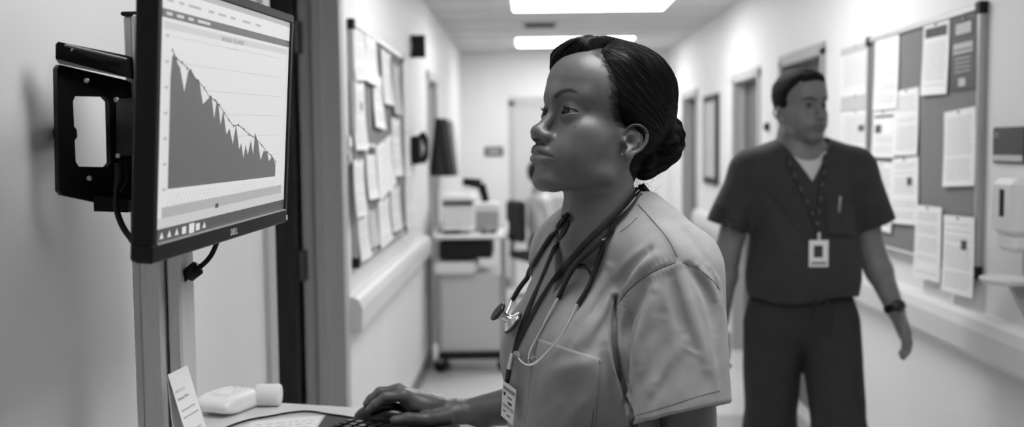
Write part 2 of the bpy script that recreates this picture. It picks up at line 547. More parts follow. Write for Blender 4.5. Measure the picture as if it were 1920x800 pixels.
# ------------------------------------------------------------------ corridor
LAMP, LAMP_NEAR = 12.0, 8.2
XL, XR, YE, YB, ZC = -0.68, 1.46, 10.55, -1.6, 2.45
wall_m = mat('wall_paint', .74, rough=.55, bump=.06, bscale=220, var=.02, vscale=3)
ceil_m = mat('ceiling_tile', .62, rough=.9, bump=.3, bscale=300)
floor_m = mat('floor_vinyl', .60, rough=.28, var=.06, vscale=30, bump=.05, bscale=60)
band_m = mat('floor_band', .34, rough=.28, var=.06, vscale=30)
base_m = mat('baseboard_rubber', .16, rough=.5)
frame_m = mat('door_frame_grey', .46, rough=.45)
framed_m = mat('door_frame_dark', .26, rough=.45)
door_m = mat('door_dark_wood', .035, rough=.4, var=.35, vscale=9, stretch=(6, 6, .4))
doorg_m = mat('door_grey', .13, rough=.45, var=.12, vscale=9, stretch=(6, 6, .5))
rail_m = mat('rail_vinyl', .66, rough=.4)
alu = mat('aluminium', .45, rough=.35, metal=.8)
alu_p = mat('aluminium_paint', .62, rough=.5, metal=.0, var=.05, vscale=20, stretch=(20, 20, .5))
cork = mat('board_fabric', .20, rough=.95, bump=.4, bscale=500, var=.08, vscale=120)
white = mat('white_paper', .82, rough=.7)
cream = mat('grey_paper', .50, rough=.7)
dark_p = mat('dark_print', .045, rough=.6)
grey_p = mat('grey_print', .50, rough=.6)
plast_w = mat('white_plastic', .74, rough=.35)
plast_g = mat('grey_plastic', .38, rough=.4)
blk = mat('black_plastic', .007, rough=.4, spec=.2)
blk2 = mat('black_satin', .012, rough=.5, spec=.2)
glass_m = mat('dark_glass', .03, rough=.05, coat=1)
cloth_k = mat('black_cloth', .012, rough=.9)
cloth_g = mat('grey_cloth', .18, rough=.9)

def S(name, mb, m, **kw): return mb.build(name, m, kind='structure', **kw)
# floor with a darker cross band
fl = MB().box((XL - 1.6, YB, -.05), (XR + .2, YE + 2.6, 0)); fo = S('floor', fl, floor_m)
bd = MB(); bd.box((XL, 5.15, 0), (XR, 5.45, .0015)); bd.box((XL, 8.2, 0), (XR, 8.5, .0015)); S('floor_inlay', bd, band_m)
S('ceiling', MB().box((XL - 1.6, YB, ZC), (XR + .2, YE + 2.6, ZC + .08)), ceil_m)
tg = MB()
for k in range(21):
    y = YB + .6 * k
    if y < YE: tg.box((XL, y - .012, ZC - .006), (XR, y + .012, ZC))
for x in (XL + .46, XL + 1.07, XL + 1.68): tg.box((x - .012, YB, ZC - .0055), (x + .012, YE, ZC))
S('trim_ceiling_grid', tg, mat('ceiling_grid', .60, rough=.6))

def wall_x(name, x0, x1, y0, y1, ops, m=wall_m):
    mb = MB(); y = y0
    for a, b, h in sorted(ops):
        mb.box((x0, y, 0), (x1, a, ZC)); mb.box((x0, a, h), (x1, b, ZC)); y = b
    mb.box((x0, y, 0), (x1, y1, ZC)); return S(name, mb, m)
hL = 2.10
dA = (PX(1545, 100, XR).y, PX(1465, 110, XR).y, PX(1545, 90, XR).z)
dB_ = (PX(1425, 140, XR).y, PX(1376, 150, XR).y, PX(1425, 132, XR).z)
dC = (PX(1308, 180, XR).y, PX(1284, 180, XR).y + .1, PX(1308, 172, XR).z)
dD = (PX(800, 150, XL).y, PX(817, 150, XL).y, PX(800, 138, XL).z)
yW = PX(508, 600, XL).y; yF = PX(645, 600, XL).y
wall_x('wall_left', XL - .12, XL, YB, YE, [(yW, yF, hL), dD])
wall_x('wall_right', XR, XR + .12, YB, YE, [dA, dB_, dC])
ex0, ex1, eh = PD(962, 300, YE).x, PD(962, 300, YE).x + .95, PD(962, 190, YE).z
mb = MB(); mb.box((XL - .12, YE, 0), (ex0, YE + .12, ZC)); mb.box((ex1, YE, 0), (XR + .12, YE + .12, ZC)); mb.box((ex0, YE, eh), (ex1, YE + .12, ZC)); S('wall_end', mb, wall_m)
S('wall_back', MB().box((XL - .12, YB - .12, 0), (XR + .12, YB, ZC)), wall_m)
# room behind the end doorway, and the dark room behind the left doorway
mb = MB(); mb.box((XL - .1, YE + 2.4, 0), (XR + .1, YE + 2.5, ZC)); mb.box((XL - .12, YE + .12, 0), (XL, YE + 2.4, ZC)); mb.box((XR, YE + .12, 0), (XR + .12, YE + 2.4, ZC)); S('wall_far_room', mb, wall_m)
mb = MB(); mb.box((XL - 1.55, yW - .9, 0), (XL - 1.5, yF + .5, ZC)); mb.box((XL - 1.5, yW - .95, 0), (XL - .12, yW - .9, ZC)); mb.box((XL - 1.5, yF + .5, 0), (XL - .12, yF + .55, ZC)); S('wall_side_room', mb, cream)
# baseboards
def baseb(name, x0, x1, segs):
    mb = MB()
    for a, b in segs: mb.box((x0, a, 0), (x1, b, .10))
    S(name, mb, base_m)
baseb('baseboard_left', XL, XL + .008, [(YB, yW - .05), (yF + .05, dD[0] - .05), (dD[1] + .05, YE)])
baseb('baseboard_right', XR - .008, XR, [(YB, dA[0] - .05), (dA[1] + .05, dB_[0] - .05), (dB_[1] + .05, dC[0] - .05), (dC[1] + .05, YE)])
mb = MB(); mb.box((XL, YE - .008, 0), (ex0 - .05, YE, .1)); mb.box((ex1 + .05, YE - .008, 0), (XR, YE, .1)); S('baseboard_end', mb, base_m)

def doorway_x(n, xs, sgn, a, b, h, fm, lm, leaf=True, w=.05):
    """steel frame round an opening in a side wall; sgn = direction into the wall"""
    mb = MB(); x0 = xs - sgn * .012; x1 = xs + sgn * .135
    mb.box((x0, a - w * .5, 0), (x1, a + .03, h)); mb.box((x0, b - .03, 0), (x1, b + w * .5, h)); mb.box((x0, a - w * .5, h - .03), (x1, b + w * .5, h + w * .6))
    mb.box((xs + sgn * .05, a + .02, 0), (xs + sgn * .075, a + .045, h - .03)); mb.box((xs + sgn * .05, b - .045, 0), (xs + sgn * .075, b - .02, h - .03))
    fr = S('door_frame_%d' % n, mb, fm)
    if leaf:
        lf = S('door_%d' % n, MB().box((xs + sgn * .08, a + .032, .008), (xs + sgn * .122, b - .032, h - .034), bev=.002), lm)
        hm = MB(); yk = a + .10; zk = 1.0
        hm.box((xs + sgn * .074, yk - .025, zk - .08), (xs + sgn * .08, yk + .025, zk + .08)); hm.tube([(xs + sgn * .075, yk, zk), (xs + sgn * .03, yk, zk), (xs + sgn * .03, yk + .11, zk)], .009, 8)
        hm.build('door_handle', alu, lf)
    return fr
doorway_x(1, XR, 1, *dA, framed_m, doorg_m); doorway_x(2, XR, 1, *dB_, frame_m, doorg_m); doorway_x(3, XR, 1, *dC, frame_m, doorg_m)
doorway_x(4, XL, -1, *dD, frame_m, doorg_m)
# near left doorway: deep pressed steel frame and the dark leaf standing open
mb = MB()
mb.box((XL + .012, yF - .035, 0), (XL - .135, yF + .0, hL)); mb.box((XL + .014, yF, 0), (XL - .03, yF + .045, hL + .05)); mb.box((XL - .05, yF - .055, 0), (XL - .085, yF - .035, hL))
mb.box((XL + .012, yW, 0), (XL - .135, yW + .022, hL)); mb.box((XL + .014, yW - .055, 0), (XL, yW + .002, hL + .05))
mb.box((XL + .012, yW, hL - .04), (XL - .135, yF, hL)); mb.box((XL + .014, yW, hL), (XL, yF, hL + .05))
fr5 = S('door_frame_5', mb, frame_m)
leaf = S('door_5', MB().box((XL - .15, yF - .085, .008), (XL - 1.02, yF - .04, hL - .05), bev=.002), door_m)
mb = MB(); mb.box((XL - .90, yF - .091, .93), (XL - .96, yF - .085, 1.10)); mb.tube([(XL - .93, yF - .09, 1.0), (XL - .93, yF - .14, 1.0), (XL - .82, yF - .14, 1.0)], .009, 8); mb.build('door_handle', alu, leaf)
hinge_m = mat('hinge_dark', .10, rough=.4, metal=.5)
for zz in (PD(575, 497, yF - .05).z, PD(565, 70, yF - .05).z, .25):
    h_ = MB(); h_.box((XL - .118, yF - .058, zz - .055), (XL - .152, yF - .034, zz + .055), bev=.003); h_.tube([(XL - .140, yF - .062, zz - .055), (XL - .140, yF - .062, zz + .055)], .011, 12); h_.build('hinge', hinge_m, leaf)
# end doorway frame
mb = MB(); mb.box((ex0 - .04, YE - .012, 0), (ex0 + .02, YE + .13, eh)); mb.box((ex1 - .02, YE - .012, 0), (ex1 + .04, YE + .13, eh)); mb.box((ex0 - .04, YE - .012, eh - .045), (ex1 + .04, YE + .13, eh + .045)); S('door_frame_6', mb, frame_m)

# crash rails
def rail(name, xs, sgn, y0, y1, z1, label, h=.14):
    prof = [(0, z1 - h), (.035, z1 - h), (.055, z1 - h + .02), (.058, z1 - .045), (.048, z1 - .012), (.028, z1), (0, z1)]
    e = empty(name, (xs, y0, z1 - h), label, 'handrail', 'crash rails along the corridor')
    n = len(prof); vs = [(sgn * x, 0, z - (z1 - h)) for x, z in prof] + [(sgn * x, y1 - y0, z - (z1 - h)) for x, z in prof]
    fs = [tuple(range(n)), tuple(range(n, 2 * n))[::-1]] + [(i, (i + 1) % n, (i + 1) % n + n, i + n) for i in range(n)]
    MB().add(vs, fs).build('rail_cover', rail_m, e)
    MB().box((0, .01, .03), (sgn * .02, y1 - y0 - .01, h - .03)).build('rail_backing', plast_g, e)
    for yy in (0, y1 - y0):
        MB().add([(sgn * x * 1.03, yy + s_ * .012, z - (z1 - h)) for s_ in (-1, 1) for x, z in prof], fs).build('end_cap', plast_w, e)
zr = PX(1800, 581, XR - .05).z; zl = PX(700, 535, XL + .05).z
rail('handrail', XR, -1, .4, dA[0] - .12, zr, 'long pale crash rail on the right wall below the pinned papers')
rail('handrail', XR, -1, dA[1] + .12, dB_[0] - .10, zr, 'short pale crash rail between the two grey doors on the right wall')
rail('handrail', XR, -1, dB_[1] + .12, dC[0] - .10, zr, 'pale crash rail beneath the framed picture on the right wall')
rail('handrail', XL, 1, yF + .07, min(dD[0] - .15, 6.40), zl, 'pale crash rail on the left wall below the crowded notice board')
rail('handrail', XL, 1, dD[1] + .15, YE - .1, zl, 'pale crash rail at the far end of the left wall behind the cart')

# ceiling lights (lamps of the corridor)
lamp_m = bpy.data.materials.new('lamp_diffuser'); lamp_m.use_nodes = True
nt = lamp_m.node_tree; nt.nodes.clear(); em = N(nt, 'ShaderNodeEmission'); em.inputs['Strength'].default_value = LAMP
out = N(nt, 'ShaderNodeOutputMaterial'); nt.links.new(em.outputs[0], out.inputs[0])
lamp_d = lamp_m.copy(); lamp_d.name = 'lamp_diffuser_dimmed'; lamp_d.node_tree.nodes['Emission'].inputs['Strength'].default_value = LAMP_NEAR  # same diffuser, emission weakened on purpose to keep the near wall darker
def light_panel(y, x, w, d, label, lm=None):
    e = empty('ceiling_light', (x, y, ZC), label, 'ceiling light', 'white light panels along the ceiling')
    f = MB()
    for s_ in (-1, 1):
        f.box((s_ * w / 2, -d / 2 - .02, -.012), (s_ * (w / 2 + .02), d / 2 + .02, 0)); f.box((-w / 2, s_ * d / 2, -.012), (w / 2, s_ * (d / 2 + .02), 0))
    f.build('frame', plast_w, e)
    MB().box((-w / 2, -d / 2, -.022), (w / 2, d / 2, -.008), bev=.006).build('diffuser', lm or lamp_m, e)
LIGHTS = [(PZ(1070, 76, ZC).y, 'farthest bright light panel on the corridor ceiling'), (PZ(1100, 14, ZC).y - .30, 'bright light panel cut by the top edge of the photo')]
lx = .5 * (PZ(963, 10, ZC).x + PZ(1245, 10, ZC).x)
light_panel(LIGHTS[0][0], lx, 1.06, .60, LIGHTS[0][1]); light_panel(LIGHTS[1][0], lx, 1.06, .60, LIGHTS[1][1])
light_panel(4.25, lx, 1.06, .60, 'light panel above the corridor, over the walking man')
light_panel(1.40, lx, 1.06, .60, 'light panel on the ceiling nearest the viewer, over the woman', lamp_d)
e = empty('ceiling_vent', PZ(1012, 46, ZC), 'small square air vent in the ceiling between the two light panels', 'vent')
MB().box((-.15, -.15, -.008), (.15, .15, 0), bev=.003).build('vent_plate', plast_g, e)
mb = MB()
for k in range(6): mb.box((-.12, -.12 + k * .045, -.012), (.12, -.105 + k * .045, -.008))
mb.build('slats', blk2, e)

# ------------------------------------------------------------------ notice boards and papers
def on_wall(xs, quad_px):
    """centre/size on a side wall from a pixel box"""
    x0, y0, x1, y1 = quad_px
    a = PX(x0, (y0 + y1) / 2, xs); b = PX(x1, (y0 + y1) / 2, xs); ym = (a.y + b.y) / 2
    xm = (x0 + x1) / 2
    t = PX(xm, y0, xs).z; bt = PX(xm, y1, xs).z
    return ym, (t + bt) / 2, abs(a.y - b.y), abs(t - bt)
def board(xs, sgn, y0, y1, z0, z1, label):
    e = empty('notice_board', (xs, (y0 + y1) / 2, (z0 + z1) / 2), label, 'notice board')
    w, h = (y1 - y0) / 2, (z1 - z0) / 2
    MB().box((0, -w, -h), (sgn * .014, w, h)).build('panel', cork, e)
    f = MB()
    for s_ in (-1, 1):
        f.box((0, s_ * w, -h - .02), (sgn * .024, s_ * (w + .022), h + .02), bev=.003); f.box((0, -w, s_ * h), (sgn * .024, w, s_ * (h + .022)), bev=.003)
    f.build('frame', alu, e)
    for a_ in (-1, 1):
        for b_ in (-1, 1): MB().box((0, a_ * (w + .026), b_ * (h + .026)), (sgn * .028, a_ * (w - .012), b_ * (h - .014)), bev=.003).build('corner_cap', blk2, e)
    return e
def paper(xs, sgn, box, label, style='text', m=None, rot=0.0, off=.016, curl=.006, seed=0, name='paper_notice', cat='paper', group=None, w_=None):
    ym, zm, w, h = on_wall(xs + sgn * off, box)
    if w_: w = w_
    rs = random.Random(seed + int(box[0] * 7 + box[1]))
    e = empty(name, (xs + sgn * off, ym, zm), label, cat, group)
    e.rotation_euler = (rot, 0, 0)
    nu, nv = 6, 8; vs = []; fs = []
    for lay in (0, .0006):
        for j in range(nv + 1):
            for i in range(nu + 1):
                u, v = i / nu, j / nv
                c = curl * (abs(v - .1) ** 2) * (1 + .6 * u)
                vs.append((sgn * (c + lay), -w / 2 + w * u, h / 2 - h * v))
    M_ = (nu + 1) * (nv + 1)
    for j in range(nv):
        for i in range(nu):
            k = j * (nu + 1) + i
            fs.append((k, k + 1, k + nu + 2, k + nu + 1)); fs.append((M_ + k, M_ + k + nu + 1, M_ + k + nu + 2, M_ + k + 1))
    MB().add(vs, fs, True).build('sheet', m or white, e)
    def pt(u, v, lift=.0010):
        return (sgn * (curl * (abs(v - .1) ** 2) * (1 + .6 * u) + .0006 + lift), -w / 2 + w * u, h / 2 - h * v)
    ink_b = MB()
    def rect(u0, v0, u1, v1, mbx, lift=.0010):
        # follow the curl: split in rows
        n = max(1, int((v1 - v0) * 8)); 
        for k in range(n):
            a, b = v0 + (v1 - v0) * k / n, v0 + (v1 - v0) * (k + 1) / n
            mbx.add([pt(u0, a, lift), pt(u1, a, lift), pt(u1, b, lift), pt(u0, b, lift)], [(0, 1, 2, 3)])
    gb = MB(); wb = MB()
    fwd = sgn > 0          # reading direction along the wall
    U_ = (lambda u: u) if fwd else (lambda u: 1 - u)
    def R_(u0, v0, u1, v1, mbx, lift=.0010): rect(min(U_(u0), U_(u1)), v0, max(U_(u0), U_(u1)), v1, mbx, lift)
    if style in ('text', 'form', 'header', 'photo', 'band'):
        v = .10
        if style == 'header': R_(.08, .06, .92, .20, ink_b); v = .27
        if style == 'band': R_(0, .0, 1, .16, gb); v = .22
        if style == 'photo': R_(.08, .10, .92, .15, ink_b); R_(.12, .30, .40, .48, ink_b); v = .55
        while v < .9:
            if rs.random() < .82:
                u = .10
                while u < .85:
                    l = rs.uniform(.05, .16); R_(u, v, min(u + l, .9), v + .014, gb)
                    u += l + .03
            v += .042
        if style == 'form': R_(.60, .30, .78, .42, ink_b)
    if style == 'poster':
        R_(.12, .06, .88, .28, ink_b); R_(.2, .09, .8, .24, wb, .0014)
        R_(.12, .36, .86, .50, wb); R_(.14, .44, .84, .46, ink_b, .0016)
        for k in range(4): R_(.18, .56 + .06 * k, .80, .575 + .06 * k, gb)
        R_(.35, .84, .62, .95, wb)
    if ink_b.v: ink_b.build('dark_print', dark_p, e)
    if gb.v: gb.build('text_lines', grey_p, e)
    if wb.v: wb.build('light_print', cream, e)
    MB().ball(pt(.5, .03, .003), .004, 8).build('pin', blk2 if style != 'poster' else white, e)
    return e

yb0 = PX(1842, 260, XR).y; yb1 = PX(1636, 260, XR).y
zb1 = PX(1842, 8, XR).z - .02; zb0 = PX(1838, 518, XR).z + .02
board(XR, -1, yb0, yb1, zb0, zb1, 'large grey fabric notice board in an aluminium frame on the right wall')
G1 = 'papers pinned to the right-hand notice board'
rp = [((1641, 62, 1685, 205), 'tall white flyer at the top left corner of the right notice board', 'text', .0),
      ((1731, 42, 1779, 177), 'white flyer with a dark heading, left of the dark poster', 'header', .02),
      ((1680, 167, 1722, 291), 'plain white sheet left of the bare patch, upper half of the right board', 'text', -.02),
      ((1637, 207, 1679, 295), 'white bulletin with a black title bar and small picture on the right board', 'photo', .0),
      ((1771, 205, 1829, 349), 'white page hanging alone below the dark poster', 'text', -.05),
      ((1673, 295, 1722, 420), 'white sheet with a small dark figure near its foot, low on the right board', 'form', -.04),
      ((1634, 303, 1674, 432), 'white sheet half hidden behind the man\'s sleeve', 'text', .02),
      ((1716, 386, 1765, 524), 'blank-looking white sheet at the foot of the right board', 'text', -.02),
      ((1769, 405, 1827, 552), 'white sheet with a dark photo overhanging the right board', 'form', -.03)]
for b_, lb, st, ro in rp: paper(XR, -1, b_, lb, st, rot=ro, group=G1, off=.026 if b_[3] > 500 else .018)
paper(XR, -1, (1783, 30, 1831, 168), 'dark poster with pale lettering in the top corner of the right notice board', 'poster', m=mat('poster_dark', .05, rough=.5), group=G1, off=.018, curl=.001, name='poster', cat='poster')
paper(XR, -1, (1577, 84, 1634, 178), 'white printed notice with a grey title band, left of the right board', 'band', off=.004, curl=.002, name='printed_notice')
paper(XR, -1, (1577, 178, 1634, 206), 'narrow grey strip of card between two wall notices', 'none', m=grey_p, off=.006, curl=.001, name='card_strip', cat='card')
paper(XR, -1, (1577, 207, 1634, 300), 'lower white notice on the wall beside the man\'s shoulder', 'form', off=.004, curl=.002, name='printed_notice')

yl0 = PX(657, 270, XL).y; yl1 = PX(750, 270, XL).y
zl1 = PX(657, 42, XL).z - .02; zl0 = PX(660, 500, XL).z + .02
board(XL, 1, yl0, yl1, zl0, zl1, 'notice board crowded with overlapping papers on the left wall')
G2 = 'papers pinned to the left-hand notice board'
lp_ = [((661, 52, 684, 150), 'white sheet at the top near corner of the left notice board', 'text', .06, white),
       ((686, 66, 705, 158), 'white sheet second along the top of the left notice board', 'text', 0, white),
       ((716, 97, 732, 195), 'narrow white sheet near the top middle of the left notice board', 'text', 0, white),
       ((662, 152, 683, 281), 'long white sheet under the corner sheet at the near edge of the left board', 'form', 0, white),
       ((700, 140, 717, 240), 'white sheet left of the dark leaflet on the left board', 'text', -.03, white),
       ((736, 122, 749, 214), 'grey leaflet at the far top corner of the left board', 'band', 0, cream),
       ((707, 262, 736, 360), 'tilted white sheet in the middle of the left board', 'text', .12, white),
       ((735, 222, 750, 330), 'white sheet at the far edge of the left board at mid height', 'text', 0, white),
       ((664, 299, 682, 405), 'white sheet at the near edge of the left board, below mid height', 'text', 0, white),
       ((687, 269, 704, 373), 'white sheet just before the tilted one on the left board', 'header', -.02, white),
       ((672, 392, 690, 486), 'white sheet at the bottom near corner of the left board', 'text', 0, white),
       ((710, 373, 730, 458), 'white sheet below the tilted one on the left board', 'text', .04, white),
       ((733, 350, 749, 432), 'white sheet at the bottom far corner of the left board', 'text', 0, white),
       ((692, 392, 707, 462), 'grey sheet at the foot of the left board', 'none', 0, cream)]
for k, (b_, lb, st, ro, mm) in enumerate(lp_): paper(XL, 1, b_, lb, st, m=mm, rot=ro, group=G2, off=.018 + .003 * (k % 3), curl=.012)
G3 = 'loose notices on the left wall beyond the board'
for b_, lb in (((757, 232, 768, 330), 'narrow white notice on the wall just past the left board, upper one'), ((758, 348, 778, 425), 'white notice on the wall past the left board, above the crash rail')):
    paper(XL, 1, b_, lb, 'text', off=.004, group=G3, name='printed_notice')

# small wall fittings
def plate(xs, sgn, box, name, label, cat, m, dep=.012, extra=None):
    ym, zm, w, h = on_wall(xs, box)
    e = empty(name, (xs, ym, zm), label, cat)
    MB().box((0, -w / 2, -h / 2), (sgn * dep, w / 2, h / 2), bev=.003).build('plate', m, e)
    return e, w, h
e, w, h = plate(XL, 1, (643, 252, 655, 312), 'light_switch', 'grey double switch plate on the left wall before the notice board', 'light switch', plast_g)
for s_ in (-1, 1): MB().box((.012, -w * .3, s_ * h * .24 - h * .14), (.018, w * .3, s_ * h * .24 + h * .14), bev=.002).build('rocker', plast_w if s_ > 0 else frame_m, e)
ym, zm, w, h = on_wall(XL, (764, 66, 776, 108))
e = empty('projecting_sign', (XL, ym, zm), 'small dark sign sticking out from the upper left wall', 'sign')
MB().box((0, -.008, -h / 2), (.085, .008, h / 2), bev=.002).build('sign_panel', blk2, e); MB().box((0, -.014, -h * .2), (.008, .014, h * .2)).build('bracket', alu, e)
e, w, h = plate(XR, -1, (1323, 178, 1349, 345), 'framed_picture', 'tall narrow picture in a dark frame on the right wall between two doors', 'picture', blk2, .022)
MB().box((-.022, -w * .36, -h * .42), (-.024, w * .36, h * .42)).build('print', cream, e); MB().box((-.024, -w * .22, -h * .30), (-.0245, w * .22, h * .05)).build('image', frame_m, e)
ym, zm, w, h = on_wall(XR, (1433, 229, 1450, 246))
e = empty('door_buzzer', (XR, ym, zm), 'small round black buzzer on the right wall beside the man\'s head', 'buzzer')
T = Matrix.Rotation(-PI / 2, 4, 'Y'); MB().lathe([(.026, 0), (.028, .01), (.024, .022), (.012, .028)], 20, T).build('housing', blk, e); MB().lathe([(.009, .027), (.009, .033), (.004, .035)], 14, T).build('button', plast_g, e)
# room sign at the right edge
ym, zm, w, h = on_wall(XR, (1867, 240, 1950, 304))
a = PX(1867, 270, XR).y; zt, zb = PX(1890, 238, XR).z, PX(1890, 305, XR).z
e = empty('room_sign', (XR, a - .10, (zt + zb) / 2), 'black room sign with a pale strip along its foot, above the dispenser', 'sign')
hh = (zt - zb) / 2
MB().box((0, -.10, -hh), (-.010, .10, hh), bev=.003).build('sign_panel', mat('sign_black', .03, rough=.35), e)
MB().box((-.010, -.095, -hh * .90), (-.0125, .095, -hh * .56)).build('braille_strip', grey_p, e)
def text_mesh(s, size, ext=.0003, align='LEFT'):
    cu = bpy.data.curves.new('txt', 'FONT'); cu.body = s; cu.size = size; cu.extrude = ext; cu.align_x = align
    o = bpy.data.objects.new('txt', cu); COL.objects.link(o)
    dg = bpy.context.evaluated_depsgraph_get(); me = bpy.data.meshes.new_from_object(o.evaluated_get(dg))
    vs = [tuple(v.co) for v in me.vertices]; fs = [tuple(p.vertices) for p in me.polygons]
    bpy.data.objects.remove(o); bpy.data.curves.remove(cu); bpy.data.meshes.remove(me)
    return vs, fs
tv, tf = text_mesh('02', .026)
Mt = Matrix(((0, 0, -1, -.0105), (-1, 0, 0, .085), (0, 1, 0, hh * .42), (0, 0, 0, 1)))
MB().add(tv, tf, False, Mt).build('room_number', plast_g, e)
# hand sanitiser dispenser with a drip tray
XD = XR - .09; a0 = PX(1859, 400, XD).y; zt = PX(1880, 334, XD).z; zm = PX(1880, 465, XD).z; zt2 = PX(1890, 535, XD).z
e = empty('sanitiser_dispenser', (XR, a0 - .07, zm), 'white wall dispenser with dark side windows and a drip tray, at the right edge', 'dispenser')
H = zt - zm
body = MB().box((0, -.07, H * .18), (-.095, .07, H), bev=.018).build('housing', plast_w, e)
MB().box((-.01, -.055, -.01), (-.085, .055, H * .22), bev=.014).build('push_lever', plast_w, e)
sl = MB()
for yy, wd in ((.0705, 0), ):
    sl.box((-.030, yy - .001, H * .42), (-.058, yy + .002, H * .82), bev=.006)
sl.box((-.0955, -.02, H * .45), (-.093, .012, H * .85), bev=.006); sl.build('window', blk2, body)
ty = zt2 - zm
MB().lathe([(.012, .018), (.060, .010), (.072, .018), (.074, .014), (.060, .0), (.010, -.006)], 28, Matrix.Translation((-.075, 0, ty))).build('drip_tray', plast_w, e)
MB().box((0, -.05, ty - .05), (-.008, .05, .02), bev=.004).add([(-.008, -.012, ty + .0), (-.008, .012, ty + .0), (-.07, .012, ty + .0), (-.07, -.012, ty + .0), (-.008, -.012, ty - .12), (-.008, .012, ty - .12)], [(0, 1, 2, 3), (0, 3, 4), (1, 5, 2), (4, 3, 2, 5), (0, 4, 5, 1)]).build('tray_bracket', plast_g, e)
# end wall sign
p0, p1 = PD(908, 275, YE), PD(944, 293, YE)
e = empty('door_sign', ((p0 + p1) / 2), 'small grey sign plate on the far end wall left of the bright doorway', 'sign')
MB().box((p0.x - (p0.x + p1.x) / 2, -.008, -.05), (p1.x - (p0.x + p1.x) / 2, 0, .05), bev=.002).build('sign_panel', mat('sign_grey', .10, rough=.5), e)
MB().box((-.06, -.0095, -.02), (.06, -.008, .02)).build('lettering', plast_g, e)
# wall phone and hanging jackets on the left wall
ym, zm, w, h = on_wall(XL + .05, (778, 250, 798, 308))
e = empty('wall_phone', (XL, ym, zm), 'black telephone on the left wall beyond the notices', 'telephone')
MB().box((0, -.09, -h * .5), (.055, .09, h * .42), bev=.012).build('base', blk, e)
MB().tube([(.06, -.05, -h * .42), (.085, -.05, -h * .25), (.09, -.05, .0), (.085, -.05, h * .3), (.06, -.05, h * .5)], [.022, .018, .014, .018, .024], 12).build('handset', blk, e)
mb = MB()
for i in range(3):
    for j in range(4): mb.box((.055, .005 + i * .026, -.02 - j * .022), (.060, .022 + i * .026, -.006 - j * .022), bev=.002)
mb.build('keypad', plast_g, e)
def jacket(box, label, m, dep):
    ym, zm, w, h = on_wall(XL + .08, box); zt = zm + h / 2
    c = np.array((XL + dep * .55, ym, zm))
    def f(p):
        z = (zt - p[:, 2]) / h
        wv = .03 + .085 * np.clip(z, 0, 1) ** .5
        an = np.arctan2(p[:, 0] - c[0], p[:, 1] - c[1])
        r = np.sqrt(((p[:, 1] - c[1]) / wv) ** 2 + ((p[:, 0] - c[0]) / (dep * .55 * (.45 + .5 * np.clip(z, 0, 1)))) ** 2)
        d = (r - 1 - .10 * np.sin(an * 7 + z * 3)) * .05
        return smax(d, np.abs(p[:, 2] - zm) - h * .5, .02)
    V, Q = sdf_mesh(f, (XL + .002, ym - .25, zm - h * .55), (XL + dep * 1.3, ym + .25, zm + h * .55), .012)
    o = empty('hanging_jacket', (XL, ym, zt), label, 'jacket', 'jackets on hooks on the left wall')
    b = link('cloth', np_mesh('cloth', V - np.array((XL, ym, zt)), Q), m, o)
    MB().tube([(0, 0, .0), (.04, 0, -.01), (.06, 0, .015)], .006, 8).build('hook', alu, o)
jacket((816, 222, 836, 330), 'black jacket hanging on the left wall in front of the grey one', cloth_k, .16)
jacket((836, 226, 850, 330), 'grey jacket hanging on the left wall behind the black one', cloth_g, .13)

# ------------------------------------------------------------------ the cart and things on it
CY = 6.75; cx0 = XL + .066; cx1 = PD(952, 440, CY).x; zT = PD(850, 440, CY - .25).z; zS = PD(850, 500, CY - .25).z
e = empty('medical_cart', ((cx0 + cx1) / 2, CY, 0), 'white wheeled cart with a top tray and lower shelf against the left wall', 'cart')
hw = (cx1 - cx0) / 2
tp = MB().box((-hw, -.26, zT - .03), (hw, .26, zT), bev=.012)
for s_ in (-1, 1): tp.box((s_ * hw, -.26, zT - .01), (s_ * (hw - .015), .26, zT + .03), bev=.005)
tp.box((-hw, .245, zT - .01), (hw, .26, zT + .05), bev=.005); tp.build('tray', plast_w, e)
MB().box((-hw + .03, -.22, zS + .05), (hw - .10, .22, zT - .05), bev=.008).build('drawer_unit', blk2, e)
MB().box((-hw, -.28, zS - .05), (hw - .20, .24, zS + .03), bev=.02).build('shelf', plast_w, e)
MB().box((-hw + .03, -.20, .13), (hw - .04, .2, zS - .05), bev=.01).build('body', plast_g if False else mat('cart_grey', .52, rough=.5), e)
for sx in (-1, 1):
    for sy in (-1, 1):
        px_, py_ = sx * (hw - .03), sy * .2
        MB().tube([(px_, py_, .10), (px_, py_, zT - .02)], .014, 10).build('post', alu, e)
        c = empty('caster', (px_, py_, 0)); c.parent = e
        w_ = MB().lathe([(.02, -.014), (.042, -.012), (.045, 0), (.042, .012), (.02, .014)], 18, Matrix.Translation((0, 0, .046)) @ Matrix.Rotation(PI / 2, 4, 'X')).build('wheel', blk, c)
        MB().box((-.02, -.02, .07), (.02, .02, .105), bev=.004).build('fork', alu, c)
mb = MB().box((-hw + .02, -.24, .09), (hw - .03, .24, .135), bev=.01); mb.build('base', blk2, e)
cx = (cx0 + cx1) / 2
